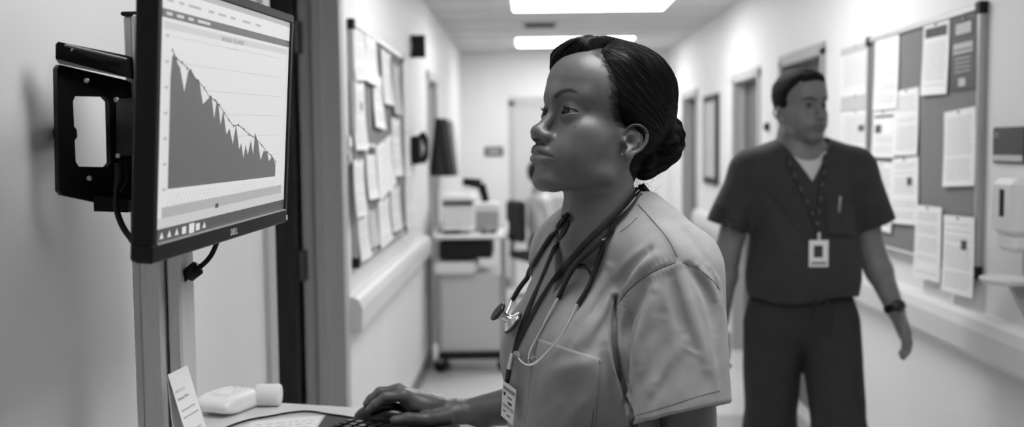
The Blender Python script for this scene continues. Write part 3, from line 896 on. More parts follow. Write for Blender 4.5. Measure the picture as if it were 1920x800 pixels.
# things on the tray
x0, x1 = PD(829, 380, CY).x, PD(893, 380, CY).x; zt = PD(860, 362, CY).z
e = empty('printer', ((x0 + x1) / 2, CY - .02, zT), 'boxy white printer on the cart tray', 'printer')
W2 = (x1 - x0) / 2; H2 = zt - zT
MB().box((-W2, -.13, .0), (W2, .17, H2), bev=.02).build('body', plast_w, e); MB().box((-W2 * .85, -.14, H2 * .72), (W2 * .85, -.13, H2 * .82)).build('paper_slot', blk2, e)
MB().box((-W2 * .8, -.132, H2 * .1), (W2 * .8, -.20, H2 * .16), bev=.003).build('paper_tray', plast_w, e)
x0, x1 = PD(887, 385, CY).x, PD(935, 385, CY).x
zc_ = PD(905, 395, CY).z
e = empty('supply_box', ((x0 + x1) / 2, CY + .02, zT), 'low white supply box beside the printer on the cart', 'box')
W2 = (x1 - x0) / 2
MB().box((-W2 + .008, -.1, 0), (W2, .07, zc_ - zT), bev=.004).build('box', plast_g, e); MB().box((-W2 + .004, -.104, zc_ - zT), (W2 + .004, .074, zc_ - zT + .055), bev=.006).build('lid', plast_w, e)
x0 = PD(915, 430, CY - .2).x
e = empty('tape_dispenser', (x0, CY - .18, zT), 'dark wedge-shaped tape dispenser at the near edge of the cart tray', 'tape dispenser')
MB().prism([(-.055, 0), (.055, 0), (.035, .03), (.0, .055), (-.03, .03)], -.025, .025, Matrix.Rotation(PI / 2, 4, 'X')).build('body', mat('charcoal', .08, rough=.5), e); MB().lathe([(.012, -.01), (.024, -.01), (.024, .01), (.012, .01)], 20, Matrix.Translation((0, 0, .034)) @ Matrix.Rotation(PI / 2, 4, 'X') @ Matrix.Translation((0, 0, .03))).build('tape_roll', plast_g, e)
x0 = PD(848, 415, CY - .2).x
e = empty('stapler', (x0, CY - .2, zT), 'black stapler lying at the front of the cart tray before the printer', 'stapler')
MB().box((-.06, -.015, 0), (.06, .015, .01), bev=.003).build('base', blk, e); MB().box((-.06, -.013, .016), (.055, .013, .034), bev=.006).add([(-.06, -.01, .004), (-.04, -.01, .004), (-.04, .01, .004), (-.06, .01, .004), (-.06, -.01, .02), (-.04, -.01, .02), (-.04, .01, .02), (-.06, .01, .02)], [(0, 3, 2, 1), (4, 5, 6, 7), (0, 1, 5, 4), (1, 2, 6, 5), (2, 3, 7, 6), (3, 0, 4, 7)]).build('arm', blk, e)
# task lamp head behind the box
bx = PD(908, 375, CY + .16)
e = empty('desk_lamp', (bx.x, CY + .18, zT), 'black angled task lamp standing behind the printer on the cart', 'lamp')
k1 = PD(902, 345, CY + .18); k2 = PD(868, 340, CY + .18)
MB().lathe([(.06, 0), (.06, .012), (.02, .02)], 24).build('base', blk, e)
o_ = Vector((bx.x, CY + .18, zT))
MB().tube([(0, 0, .015), tuple(PD(910, 372, CY + .18) - o_), tuple(k1 - o_)], [.022, .026, .03], 12).build('arm', blk, e)
MB().tube([tuple(k1 - o_), tuple(k2 - o_)], [.034, .026], 14, flat=(1.0, .8)).build('lamp_head', blk, e)

fx = PD(1034, 380, YE + .5).x; fz = PD(1045, 368, YE + .5).z
e = empty('filing_cabinet', (fx + .25, YE + .75, 0), 'grey filing cabinet in the bright room past the far doorway', 'cabinet')
MB().box((-.25, -.25, 0), (.25, .25, fz), bev=.006).build('body', frame_m, e)
for k in range(3):
    dr_ = MB().box((-.235, -.262, .04 + k * (fz - .05) / 3), (.235, -.25, .02 + (k + 1) * (fz - .05) / 3), bev=.003).build('drawer', frame_m, e)
    MB().box((-.06, -.28, .02 + (k + .6) * (fz - .05) / 3), (.06, -.262, .035 + (k + .6) * (fz - .05) / 3), bev=.002).build('handle', alu, dr_)
# ------------------------------------------------------------------ far seated colleague on an office chair, through the doorway end
SY = 9.35; sx = PD(1000, 400, SY).x
e = empty('office_chair', (sx + .06, SY, 0), 'black office chair at the far end of the corridor', 'chair'); e.rotation_euler = (0, 0, -1.15)
MB().box((-.23, -.23, .43), (.23, .23, .50), bev=.03).build('seat', cloth_k, e)
MB().box((-.19, -.27, .60), (.19, -.21, .98), bev=.03).build('backrest', cloth_k, e)
MB().tube([(0, 0, .08), (0, 0, .44)], .025, 12).build('column', blk, e); MB().tube([(0, -.2, .46), (0, -.29, .52), (0, -.275, .66)], .018, 8).build('back_stem', blk, e)
for k in range(5):
    a = 2 * PI * k / 5 + .3
    l_ = MB().tube([(0, 0, .10), (.27 * math.cos(a), .27 * math.sin(a), .07)], [.022, .015], 8).build('base_leg', blk, e)
    MB().ball((.27 * math.cos(a), .27 * math.sin(a), .028), .028, 12).build('caster', blk, l_)
def far_body(p):
    q = p.copy(); qa = q.copy(); qa[:, 0] = np.abs(q[:, 0])
    d = s_ell(q, (0, 0, 1.22), (.075, .095, .115))
    d = smin(d, s_cap(q, (0, -.01, 1.14), (0, -.02, 1.02), .05), .03)
    d = smin(d, s_ell(q, (0, .0, .80), (.16, .11, .27)), .06)
    d = smin(d, s_cap(qa, (.05, -.01, 1.00), (.15, -.01, .97), .055), .05)
    d = smin(d, s_chain(qa, [(.17, -.01, .96), (.21, .03, .72), (.12, .24, .665)], [.048, .038, .028], .02), .03)
    d = smin(d, s_chain(qa, [(.09, .0, .56), (.10, .40, .56), (.10, .42, .10)], [.085, .065, .045], .03), .05)
    d = smin(d, s_ell(qa, (.10, .48, .05), (.045, .12, .045)), .03)
    d = smin(d, s_ell(qa, (.11, .28, .66), (.035, .05, .02)), .02)
    d = smin(d, s_cap(q, (0, .085, 1.215), (0, .10, 1.195), .012), .015)
    return d
V, Q = sdf_mesh(far_body, (-.32, -.2, .0), (.32, .65, 1.38), .014)
tn = np.ones(len(V)); tn[(V[:, 2] < 1.04) & ~((np.abs(V[:, 0]) < .16) & (V[:, 1] > .2) & (V[:, 2] > .66) & (V[:, 2] < .78))] = 2.3; tn[V[:, 2] < .66] = .35
e = empty('person', (sx + .06, SY, 0), 'person in a light top with dark hair sitting at the far end of the corridor', 'person'); e.rotation_euler = (0, 0, -1.15)
link('body', np_mesh('body', V, Q, tone=tn), mat('skin_far', .28, rough=.6, attr='tone'), e)
def far_hair(p): return smax(s_ell(p, (0, -.012, 1.24), (.088, .108, .118)), -s_ell(p, (0, .10, 1.19), (.075, .075, .10)), .02)
V, Q = sdf_mesh(far_hair, (-.14, -.16, 1.05), (.14, .16, 1.4), .010); link('hair', np_mesh('hair', V, Q), cloth_k, e)
# ------------------------------------------------------------------ wall workstation: column, bracket, monitor, desk
# monitor, solved from its four seen corners
BL = PD(285, 496, 1.16); BR_ = PD(538, 416, 1.67)
hx = (BR_ - BL).normalized(); MWd = (BR_ - BL).length
r = ray(552, 29); dd = (BR_ - C0).dot(hx) / r.dot(hx); TR = C0 + r * dd
up = (TR - BR_); MHt = up.length; up.normalize(); nrm = hx.cross(up).normalized()
if nrm.dot(C0 - BL) < 0: nrm = -nrm
MR = Matrix((hx, nrm * -1, up)).transposed()      # local x along the screen, -y out of the screen, z up
if MR.determinant() < 0: print('flip')
mon = empty('monitor', BL, 'black flat computer monitor on the wall arm showing a falling area chart', 'monitor', rot=MR)
W_, H_ = MWd, MHt; D_ = .022
MON = (W_, H_)
bz = .0135; bzb = .022
mb = MB()
mb.box((0, 0, 0), (W_, D_, bzb), bev=.002); mb.box((0, 0, H_ - bz), (W_, D_, H_), bev=.002); mb.box((0, 0, bzb - .002), (bz, D_, H_ - bz + .002), bev=.002); mb.box((W_ - bz, 0, bzb - .002), (W_, D_, H_ - bz + .002), bev=.002)
mb.build('bezel', mat('bezel_black', .008, rough=.4, spec=.2), mon)
MB().box((.001, .012, .001), (W_ - .001, D_ + .006, H_ - .001), bev=.003).box((.10, D_, .06), (W_ - .10, D_ + .030, H_ - .05), bev=.012).build('back_cover', blk2, mon)
MB().box((bz, -.0006, bzb - .0012), (W_ - bz, .002, bzb + .0006)).build('bezel_trim', mat('trim_silver', .6, rough=.3, metal=.5), mon)
def emis(name, v, s=1.0):
    m = bpy.data.materials.new(name); m.use_nodes = True; n_ = m.node_tree; b = n_.nodes['Principled BSDF']
    b.inputs['Base Color'].default_value = (.02, .02, .02, 1); b.inputs['Roughness'].default_value = .35
    b.inputs['Emission Color'].default_value = (v, v, v, 1); b.inputs['Emission Strength'].default_value = s
    return m
SCR = 1.0
e_bg = emis('screen_white', .52 * SCR); e_pl = emis('screen_pale', .42 * SCR); e_ch = emis('screen_chart', .085 * SCR); e_dk = emis('screen_dark', .05 * SCR); e_md = emis('screen_mid', .30 * SCR); e_bar = emis('screen_bar', .09 * SCR)
sx0, sx1, sz0, sz1 = bz, W_ - bz, bzb, H_ - bz
screen = MB().box((sx0, .003, sz0), (sx1, .006, sz1)).build('screen', e_bg, mon)
SWd, SHt = sx1 - sx0, sz1 - sz0
def sp(u, v, l=0): return (sx0 + SWd * u, .0026 - l * .0002, sz1 - SHt * v)
def srect(mb, u0, v0, u1, v1, l=0): mb.add([sp(u0, v0, l), sp(u0, v1, l), sp(u1, v1, l), sp(u1, v0, l)], [(0, 1, 2, 3)])
# calibrate: pixel -> screen uv
def suv(px, py):
    rr = ray(px, py); P0 = BL + MR @ Vector((0, .0026, 0)); t = (P0 - C0).dot(nrm) / rr.dot(nrm); q = C0 + rr * t - BL
    return (q.dot(hx) - sx0) / SWd, (sz1 - q.dot(up)) / SHt
vA, vB, vC, vD, vE = suv(538, 50)[1], suv(538, 76)[1], suv(538, 88)[1], suv(538, 93)[1], suv(538, 103)[1]
b = MB(); srect(b, 0, 0, 1, vA); b.build('window_frame', e_md, screen)
b = MB(); srect(b, 0, vA, 1, vB); b.build('tab_row', e_bg, screen)
b = MB(); srect(b, 0, vB, 1, vC); b.build('menu_bar', e_bar, screen)
b = MB(); srect(b, .02, vD, .98, vE, 0); b.build('tool_row', e_pl, screen)
_, vb = suv(310, 440); u_, vt0 = suv(300, 446)
b = MB(); srect(b, 0, .945, 1, 1, 1); b.build('taskbar', e_dk, screen)
b = MB(); srect(b, .03, .862, .97, .905); b.build('status_row', e_md, screen); b = MB(); srect(b, 0, .905, 1, .945); b.build('scroll_row', e_pl, screen)
b = MB()
rs_ = random.Random(3)
for k in range(7):
    u = .02 + k * .045
    if k in (4,): srect(b, u, .952, u + .034, .993, 2)
    elif k in (3, 5): srect(b, u, .958, u + .026, .988, 2)
    else:
        b.add([sp(u, .985, 2), sp(u + .024, .985, 2), sp(u + .013, .957, 2)], [(0, 1, 2)])
b.build('taskbar_icons', e_bg, screen)
# area chart
def W2(px, py):
    u, v = suv(px, py); return (u, v)
top = [(319, 145), (322, 108), (326, 98), (333, 120), (337, 126), (345, 172), (352, 135), (357, 128), (362, 140), (368, 148), (373, 150), (380, 195), (391, 184), (396, 178), (401, 222), (406, 187), (409, 196), (413, 234), (418, 206), (424, 252), (430, 240), (436, 270), (442, 233), (448, 280), (452, 268), (456, 297), (460, 270), (464, 290), (470, 262), (474, 290), (478, 248), (484, 270), (488, 300), (494, 282), (500, 285), (504, 302), (510, 292), (516, 308)]
base = [(517, 330), (316, 354)]
P_ = [W2(*q) for q in top]; Q_ = [W2(*q) for q in base]
b = MB(); n = len(P_)
bv = lambda u: Q_[1][1] + (Q_[0][1] - Q_[1][1]) * (u - Q_[1][0]) / (Q_[0][0] - Q_[1][0])
vs = []; fs = []
for u, v in P_: vs += [sp(u, v, 2), sp(u, bv(u), 2)]
for i in range(n - 1): fs.append((2 * i, 2 * i + 1, 2 * i + 3, 2 * i + 2))
b.add(vs, fs); b.build('chart_area', e_ch, screen)
def sline(mb, pts, wd, l):
    for a, c in zip(pts[:-1], pts[1:]):
        A, B = Vector(sp(*a, l)), Vector(sp(*c, l)); t = (B - A); 
        if t.length < 1e-6: continue
        nn = Vector((-t.z, 0, t.x)).normalized() * wd / 2
        mb.add([tuple(A + nn), tuple(A - nn), tuple(B - nn), tuple(B + nn)], [(0, 1, 2, 3)])
ln = [W2(*q) for q in [(322, 94), (330, 110), (340, 117), (350, 128), (360, 140), (370, 152), (382, 165), (392, 182), (402, 188), (410, 197), (420, 212), (428, 225), (437, 236), (446, 234), (456, 242), (466, 252), (477, 258), (490, 272), (500, 285), (508, 292), (516, 303)]]
b = MB(); sline(b, ln, .0013, 4)
for u, v in ln: srect(b, u - .004, v - .006, u + .004, v + .006, 5)
b.build('trend_line', e_dk, screen)
g = MB(); ax_ = MB()
u0, u1 = Q_[1][0], Q_[0][0]
for k in range(7):
    v = W2(322, 68)[1] + (bv(u0) - W2(322, 68)[1]) * k / 6
    sline(g, [(u0, v), (u1 + .02, v)], .0005, 1); srect(ax_, u0 - .038, v - .005, u0 - .018, v + .005, 1)
g.build('grid_lines', e_md, screen)
for k in range(34):
    u = u0 + (u1 - u0) * (k + .5) / 34; v = bv(u) + .018
    for j in range(5):
        a0 = j / 5 + .02; a1 = a0 + rs_.uniform(.08, .15)
        sline(ax_, [(u - .030 * a0, v + .065 * a0), (u - .030 * a1, v + .065 * a1)], .0014, 1)
ax_.build('axis_labels', e_md, screen)
Ms = Matrix(((1, 0, 0, 0), (0, 0, -1, 0), (0, 1, 0, 0), (0, 0, 0, 1)))
def stext(s, u, v, size, m, name):
    tv, tf = text_mesh(s, size, 0.0, 'CENTER'); p = sp(u, v, 3)
    MB().add(tv, tf, False, Matrix.Translation(p) @ Ms).build(name, m, screen)
ut, vt = W2(437, 77); stext('SAVEGNEL VOLUMENT', ut, vt + .01, .0085, e_dk, 'chart_title')
ut, vt = W2(437, 90); stext('it was a on my turn', ut, vt + .01, .0050, e_md, 'chart_subtitle')
b = MB(); ul, vl = W2(406, 386); srect(b, ul - .012, vl - .012, ul + .012, vl + .008, 2); b.build('legend_key', e_dk, screen)
b = MB()
for u in (ul + .02, ul + .06, ul + .13, ul + .17, ul + .21): srect(b, u, vl - .004, u + .032, vl + .004, 2)
for u, l_ in ((.03, .05), (.10, .04), (.16, .10), (.29, .05), (.36, .07), (.45, .05), (.55, .08), (.66, .06)): srect(b, u, (vA + vB) / 2 - .005, u + l_ * .8, (vA + vB) / 2 + .006, 2)
b.build('menu_text', e_md, screen)
b = MB()
for u, l_ in ((.03, .04), (.09, .05), (.16, .04), (.22, .10)): srect(b, u, (vB + vC) / 2 - .006, u + l_ * .85, (vB + vC) / 2 + .006, 2)
b.build('toolbar_text', e_pl, screen)
tv, tf = text_mesh('DELL', .0125, .0003, 'CENTER'); ulg, vlg = suv(435, 441)
MB().add(tv, tf, False, Matrix.Translation((sx0 + SWd * ulg, -.0004, .0065)) @ Ms).build('brand_letters', mat('logo_silver', .75, rough=.3), mon)
MB().box((W_ - .006, -.001, .004), (W_ - .001, .002, .012)).build('power_light', plast_w, mon)

# column: extruded aluminium track standing off the wall behind the monitor
CYp = 1.47
c0, c1 = PD(248, 400, CYp).x, PD(339, 400, CYp).x; ztop = PD(270, 31, CYp).z
col = empty('workstation_column', ((c0 + c1) / 2, CYp, 0), 'tall grey aluminium column behind the monitor with the desk fixed to it', 'column')
w = (c1 - c0) / 2
prof = MB()
for a, b2, y0, y1 in ((-w, -w * .62, -.010, .05), (-w * .50, w * .32, -.026, .05), (w * .44, w, -.012, .05)): prof.box((a, y0, .02), (b2, y1, ztop), bev=.003)
prof.build('extrusion', alu_p, col)
sl = MB(); sl.box((-w * .62, .008, .02), (-w * .50, .05, ztop - .002)); sl.box((w * .32, .008, .02), (w * .44, .05, ztop - .002)); sl.build('slot', blk2, col)
MB().box((-w - .002, -.014, ztop), (w * .4, .053, ztop + .006), bev=.002).build('cap', blk2, col)
MB().box((-w - .02, -.04, 0), (w + .02, .06, .02), bev=.003).build('foot_plate', alu, col)
for zz in (.30, .75): MB().box((-w * .7, .02, zz - .03), (XL - (c0 + c1) / 2, .05, zz + .03)).build('wall_stay', alu, col)

# black pivot bracket beside the column
def bp(px, py, d=1.50): return PD(px, py, d)
br = empty('mounting_bracket', PD(170, 240, 1.52), 'black steel mounting bracket with a rectangular opening, beside the column', 'bracket')
BO = Vector(PD(170, 240, 1.52))
def frame_poly(outer, inner, dpt, th, name, m, par, org):
    """a plate given by pixel outline, planar, with real thickness; inner = opening"""
    n = len(outer)
    f = [PD(x, y, dpt(x, y)) - org for x, y in outer]; i_ = [PD(x, y, dpt(x, y)) - org for x, y in inner]
    nn = (f[1] - f[0]).cross(f[2] - f[0]).normalized()
    if nn.y > 0: nn = -nn
    b = MB(); vs = [tuple(v) for v in f + i_] + [tuple(v - nn * th) for v in f + i_]
    k = 2 * n; fs = []
    for a in range(n):
        c = (a + 1) % n
        fs += [(a, c, n + c, n + a), (k + a, k + n + a, k + n + c, k + c), (a, k + a, k + c, c), (n + a, n + c, k + n + c, k + n + a)]
    b.add(vs, fs); return b.build(name, m, par)
dp = lambda x, y: 1.37 + (x - 105) * .0006
outer = [(107, 128), (112, 121), (236, 150), (246, 155), (248, 380), (240, 392), (118, 366), (111, 358)]
inner = [(137, 190), (141, 180), (196, 181), (205, 190), (208, 305), (201, 313), (148, 312), (142, 303)]
frame_poly(outer, inner, dp, .012, 'plate', blk, br, BO)
mb = MB(); a, c = PD(106, 96, 1.36) - BO, PD(240, 128, 1.45) - BO
q = [PD(104, 83, 1.36) - BO, PD(109, 78, 1.36) - BO, PD(238, 104, 1.43) - BO, PD(242, 146, 1.43) - BO, PD(110, 119, 1.36) - BO, PD(104, 110, 1.36) - BO]
mb.add([tuple(v) for v in q] + [tuple(v + Vector((-.004, .03, 0))) for v in q], [(0, 1, 2, 3, 4, 5), (11, 10, 9, 8, 7, 6)] + [(i, i + 6, (i + 1) % 6 + 6, (i + 1) % 6) for i in range(6)])
mb.build('top_bar', blk, br)
edge = mat('edge_grey', .20, rough=.35)
MB().tube([PD(122, 84, 1.355) - BO, PD(236, 111, 1.42) - BO], .0022, 8).build('rolled_edge', edge, br)
hub = [PD(218, 186, 1.40) - BO, PD(262, 182, 1.34) - BO, PD(262, 290, 1.34) - BO, PD(218, 292, 1.40) - BO]
b = MB().add([tuple(v) for v in hub] + [tuple(v + Vector((-.01, .06, 0))) for v in hub], [(0, 1, 2, 3), (7, 6, 5, 4), (0, 4, 5, 1), (1, 5, 6, 2), (2, 6, 7, 3), (3, 7, 4, 0)]); b.build('pivot_block', blk, br)
lo = [PD(175, 366, 1.40) - BO, PD(241, 376, 1.42) - BO, PD(240, 398, 1.42) - BO, PD(176, 396, 1.40) - BO]
MB().add([tuple(v) for v in lo] + [tuple(v + Vector((0, .03, 0))) for v in lo], [(0, 1, 2, 3), (7, 6, 5, 4), (0, 4, 5, 1), (1, 5, 6, 2), (2, 6, 7, 3), (3, 7, 4, 0)]).build('lower_tab', blk, br)
for (x, y) in ((133, 92), (163, 151), (168, 334), (219, 187), (222, 292)):
    p = PD(x, y, dp(x, y) - .012 if x < 200 else 1.385) - BO
    MB().lathe([(.0036, 0), (.0036, .002), (.0024, .0032), (.0012, .0020), (.0003, .0020)], 14, Matrix.Translation(p) @ Matrix.Rotation(PI / 2, 4, 'X')).build('screw', steel if 'steel' in globals() else alu, br)
MB().tube([PD(122, 250, 1.39) - BO, PX(122, 250, XL) - BO], .016, 10).build('wall_arm', blk, br)
# arm from the column to the back of the monitor
mc = BL + hx * (W_ * .42) + up * (H_ * .52) - nrm * .05
AO = Vector(((c0 + c1) / 2, CYp, 0))
arm = MB().tube([PD(262, 235, 1.45) - AO, mc - AO], [.022, .022], 12).build('monitor_arm', blk, col)
pl = [mc - AO + hx * a * .055 + up * c * .055 for a, c in ((-1, -1), (1, -1), (1, 1), (-1, 1))]
MB().add([tuple(v) for v in pl] + [tuple(v + nrm * .014) for v in pl], [(0, 1, 2, 3), (7, 6, 5, 4), (0, 4, 5, 1), (1, 5, 6, 2), (2, 6, 7, 3), (3, 7, 4, 0)]).build('mount_plate', blk, arm)
# cables
ca = empty('power_cable', PD(221, 350, 1.37), 'black power cable looping from the bracket to behind the monitor', 'cable'); o = Vector(PD(221, 350, 1.37))
pts = [PD(*q, d) - o for q, d in (((226, 335), 1.38), ((219, 358), 1.37), ((219, 392), 1.36), ((228, 420), 1.35), ((242, 442), 1.34), ((258, 456), 1.32), ((300, 440), 1.27))]
MB().tube(spline(pts, 6), .0042, 10).build('cord', rubber if 'rubber' in globals() else blk, ca)
MB().tube([pts[0] + Vector((0, 0, .022)), pts[0], pts[1]], [.0075, .0085, .0055], 12).build('plug', blk, ca)
ca = empty('video_cable', PD(362, 508, 1.48), 'black monitor cable with a thick ferrite bead below the screen', 'cable'); o = Vector(PD(362, 508, 1.48))
pts = [PD(*q, d) - o for q, d in (((412, 440), 1.47), ((403, 464), 1.48), ((394, 481), 1.48), ((380, 496), 1.48), ((362, 508), 1.48), ((346, 524), 1.48), ((330, 538), 1.50), ((312, 556), 1.54))]
MB().tube(spline(pts, 6), .0038, 10).build('cord', blk, ca)
b0, b1 = PD(374, 499, 1.478) - o, PD(350, 518, 1.478) - o; m0 = b0 + (b1 - b0) * .12; m1 = b0 + (b1 - b0) * .88
MB().tube([b0, m0, m1, b1], [.0065, .0112, .0112, .0065], 14).build('ferrite_bead', blk, ca)

# desk
ZD = .955
bk = [PZ(500, 754, ZD), PZ(530, 755, ZD), PZ(690, 765, ZD), PZ(800, 780, ZD), PZ(870, 793, ZD), PZ(895, 801, ZD)]
poly = [(XL + .004, bk[0].y + .01)] + [(v.x, v.y) for v in bk[1:]]
poly += [(poly[-1][0] + .004, poly[-1][1] - .08), (poly[-1][0] - .01, 1.32), (poly[-1][0] - .05, 1.26), (XL + .004, 1.24)]
desk = empty('workstation_desk', (XL + .3, 1.5, ZD), 'pale laminate desk shelf fixed to the left wall under the monitor', 'desk')
o = Vector((XL + .3, 1.5, 0))
lam = mat('pale_laminate', .70, rough=.35, var=.03, vscale=6)
top = MB().prism([(x - o.x, y - o.y) for x, y in poly], -.028, 0).build('desk_top', lam, desk)
cxc = (c0 + c1) / 2
MB().prism([(x - o.x, y - o.y) for x, y in [(XL + .02, 1.9), (-.2, 1.75), (-.2, 1.35), (XL + .02, 1.3)]], -.045, -.028).build('under_frame', blk2, desk)
for yy in (1.38, 1.80): MB().prism([(0, 0), (.36, 0), (.36, -.02), (0, -.22)], -.008, .008, Matrix.Translation((XL - o.x, yy - o.y, -.045)) @ Matrix.Rotation(PI / 2, 4, 'X')).build('bracket', alu, desk)

# folded instruction card leaning on the column
fc = empty('folded_card', PZ(350, 830, ZD), 'tall folded white instruction card leaning against the column', 'card')
o = Vector(fc.location)
A = PD(315, 702, 1.395); B = PD(351, 684, 1.45); Cc = PD(391, 815, 1.43); Dd = PD(352, 836, 1.375)
dn = (Cc - B); k = (ZD + .002 - B.z) / dn.z; Cc = B + dn * k; dn = (Dd - A); Dd = A + (Cc - B)
q = [A - o, B - o, Cc - o, Dd - o]; nn = (q[1] - q[0]).cross(q[3] - q[0]).normalized()
if nn.dot(C0 - A) < 0: nn = -nn
def qb(q, t): return ([tuple(p) for p in q] + [tuple(p - nn * t) for p in q], [(0, 1, 2, 3), (7, 6, 5, 4), (0, 4, 5, 1), (1, 5, 6, 2), (2, 6, 7, 3), (3, 7, 4, 0)])
front = MB().add(*qb(q, .0008)).build('front_leaf', white, fc)
q2 = [q[0] - nn * .001, q[1] - nn * .001, q[2] - nn * .05 , q[3] - nn * .05]
q2[2].z = q[2].z; q2[3].z = q[3].z
MB().add(*qb(q2, .0008)).build('back_leaf', white, fc)
def cq(u0, v0, u1, v1):
    f = lambda u, v: (q[0] * (1 - u) + q[1] * u) * (1 - v) + (q[3] * (1 - u) + q[2] * u) * v + nn * .0006
    return [f(u0, v0), f(u1, v0), f(u1, v1), f(u0, v1)]
ex = (q[1] - q[0]).normalized(); ez = (q[0] - q[3]).normalized()
def ctext(s, u, v, size, m, name):
    tv, tf = text_mesh(s, size, 0, 'LEFT'); p = cq(u, v, u, v)[0]
    Mx = Matrix((ex, ez, nn)).transposed().to_4x4(); Mx.translation = p
    MB().add(tv, tf, False, Mx).build(name, m, front)
cl = (q[3] - q[0]).length
ctext('aAFC-4/19', .06, .135, .0062, grey_p, 'heading'); ctext('Lemony fillow', .08, .185, .0056, dark_p, 'heading')
gb = MB()
for k, (u, l_) in enumerate([(.12, .60), (.12, .72), (0, 0), (.14, .50), (.14, .66), (0, 0), (.14, .68), (.14, .55), (0, 0), (.14, .74), (.14, .60), (.14, .70), (0, 0), (.14, .6)]):
    if l_:
        v = .25 + k * .048; uu = u
        while uu < u + l_:
            w2 = rs_.uniform(.06, .15); gb.add(*qb(cq(uu, v, min(uu + w2, .95), v + .010), .0003)); uu += w2 + .03
gb.build('text_lines', grey_p, front)

# soft pack of wipes
wp = empty('wipes_pack', PZ(430, 775, ZD), 'soft white pack of wipes lying on the desk behind the card', 'pack'); o = Vector(wp.location)
ax1 = (PZ(478, 752, ZD) - PZ(398, 790, ZD)); ang = math.atan2(PZ(478, 765, ZD).y - PZ(400, 795, ZD).y, PZ(478, 765, ZD).x - PZ(400, 795, ZD).x)
ca_, sa_ = math.cos(ang), math.sin(ang)
c = np.array(PZ(432, 768, ZD)) + np.array((0, 0, .020))
def pack(p):
    q = p - c; x = q[:, 0] * ca_ + q[:, 1] * sa_; y = -q[:, 0] * sa_ + q[:, 1] * ca_; z = q[:, 2]
    e_ = .022 * np.clip(1 - (np.abs(x) / .070) ** 3, 0.05, 1) 
    d = np.maximum(np.maximum(np.abs(x) - .066, np.abs(y) - .040 - .004 * np.cos(x * 40)), np.abs(z) - .008 - e_ * .50)
    d = smax(np.abs(z) - .006 - e_ * .55, smax(np.abs(x) - .066, np.abs(y) - .042, .02), .012)
    return smax(d, ZD + .0012 - p[:, 2], .002) + .0009 * vnoise(p, 160, 51)
V, Q = sdf_mesh(pack, c - .11, c + .11, .0022)
link('wrapper', np_mesh('wrapper', V - np.array(o), Q), mat('wipe_wrapper', .9, rough=.3, bump=.15, bscale=90, bdist=.003), wp)
zt_ = V[:, 2].max() - o.z
Mx = Matrix.Translation(Vector((c[0], c[1], 0)) - Vector((o.x, o.y, -zt_ + .0008))) @ Matrix.Rotation(ang, 4, 'Z')
pb = MB()
for j in range(4):
    u = -.04
    while u < .03: w2 = rs_.uniform(.008, .018); pb.add([(u, -.022 + j * .012, .0), (u + w2, -.022 + j * .012, .0), (u + w2, -.019 + j * .012, .0), (u, -.019 + j * .012, .0)], [(0, 1, 2, 3)], False, Mx); u += w2 + .005
pb.build('print', mat('pale_print', .55, rough=.6), wp)
# crumpled tissue / soft roll behind it
rl = empty('tissue_roll', PZ(512, 760, ZD), 'small blurred white tissue roll at the back corner of the desk', 'roll'); o = Vector(rl.location)
pc = PZ(532, 760, ZD)
MB().lathe([(.006, -.024), (.0205, -.024), (.022, -.021), (.022, .021), (.0205, .024), (.006, .024)], 26, Matrix.Translation(pc - o + Vector((-.03, 0, .0222))) @ Matrix.Rotation(PI / 2, 4, 'Y')).build('paper', white, rl)
MB().lathe([(.0058, -.0235), (.0075, -.0235), (.0075, .0235), (.0058, .0235)], 18, Matrix.Translation(pc - o + Vector((-.03, 0, .0222))) @ Matrix.Rotation(PI / 2, 4, 'Y')).build('core', grey_p, rl)

# paper sheets on the desk, mouse pad, keyboard, mouse
sh_ = empty('paper_sheet', PZ(540, 800, ZD), 'loose white sheet lying on the desk under the cable', 'paper'); o = Vector(sh_.location)
sq = [PZ(470, 791, ZD), PZ(606, 779, ZD), PZ(560, 850, ZD), PZ(430, 862, ZD)]
MB().prism([(v.x - o.x, v.y - o.y) for v in sq][::-1], .0004, .0012).build('sheet', white, sh_)
gb = MB()
for k in range(9):
    u = .1; v = .12 + k * .09
    while u < .85:
        w2 = rs_.uniform(.05, .16); f = lambda a, b: (sq[0] * (1 - a) + sq[1] * a) * (1 - b) + (sq[3] * (1 - a) + sq[2] * a) * b - o + Vector((0, 0, .0014))
        gb.add([tuple(f(u, v)), tuple(f(u, v + .02)), tuple(f(u + w2, v + .02)), tuple(f(u + w2, v))], [(0, 1, 2, 3)]); u += w2 + .04
gb.build('text_lines', mat('faint_print', .5, rough=.6), sh_)
pad = empty('mouse_pad', PZ(700, 800, ZD), 'dark grey mat under the keyboard and mouse', 'mat'); o = Vector(pad.location)
pq = [PZ(612, 779, ZD), PZ(700, 787, ZD), PZ(862, 800, ZD), PZ(845, 850, ZD), PZ(572, 838, ZD)]
MB().prism([(v.x - o.x, v.y - o.y) for v in pq][::-1], .0004, .0030).build('mat_sheet', mat('mat_charcoal', .055, rough=.7, bump=.3, bscale=600), pad)
ck = empty('keyboard_cable', PZ(560, 790, ZD), 'thin black cable running across the desk to the keyboard', 'cable'); o = Vector(ck.location)
pts = [PZ(*q, ZD + .004) - o for q in ((420, 803), (440, 795), (470, 786), (505, 780), (545, 773), (580, 771), (615, 776), (650, 781), (668, 785))]
MB().tube(spline(pts, 6), .0022, 8).build('cord', blk, ck)
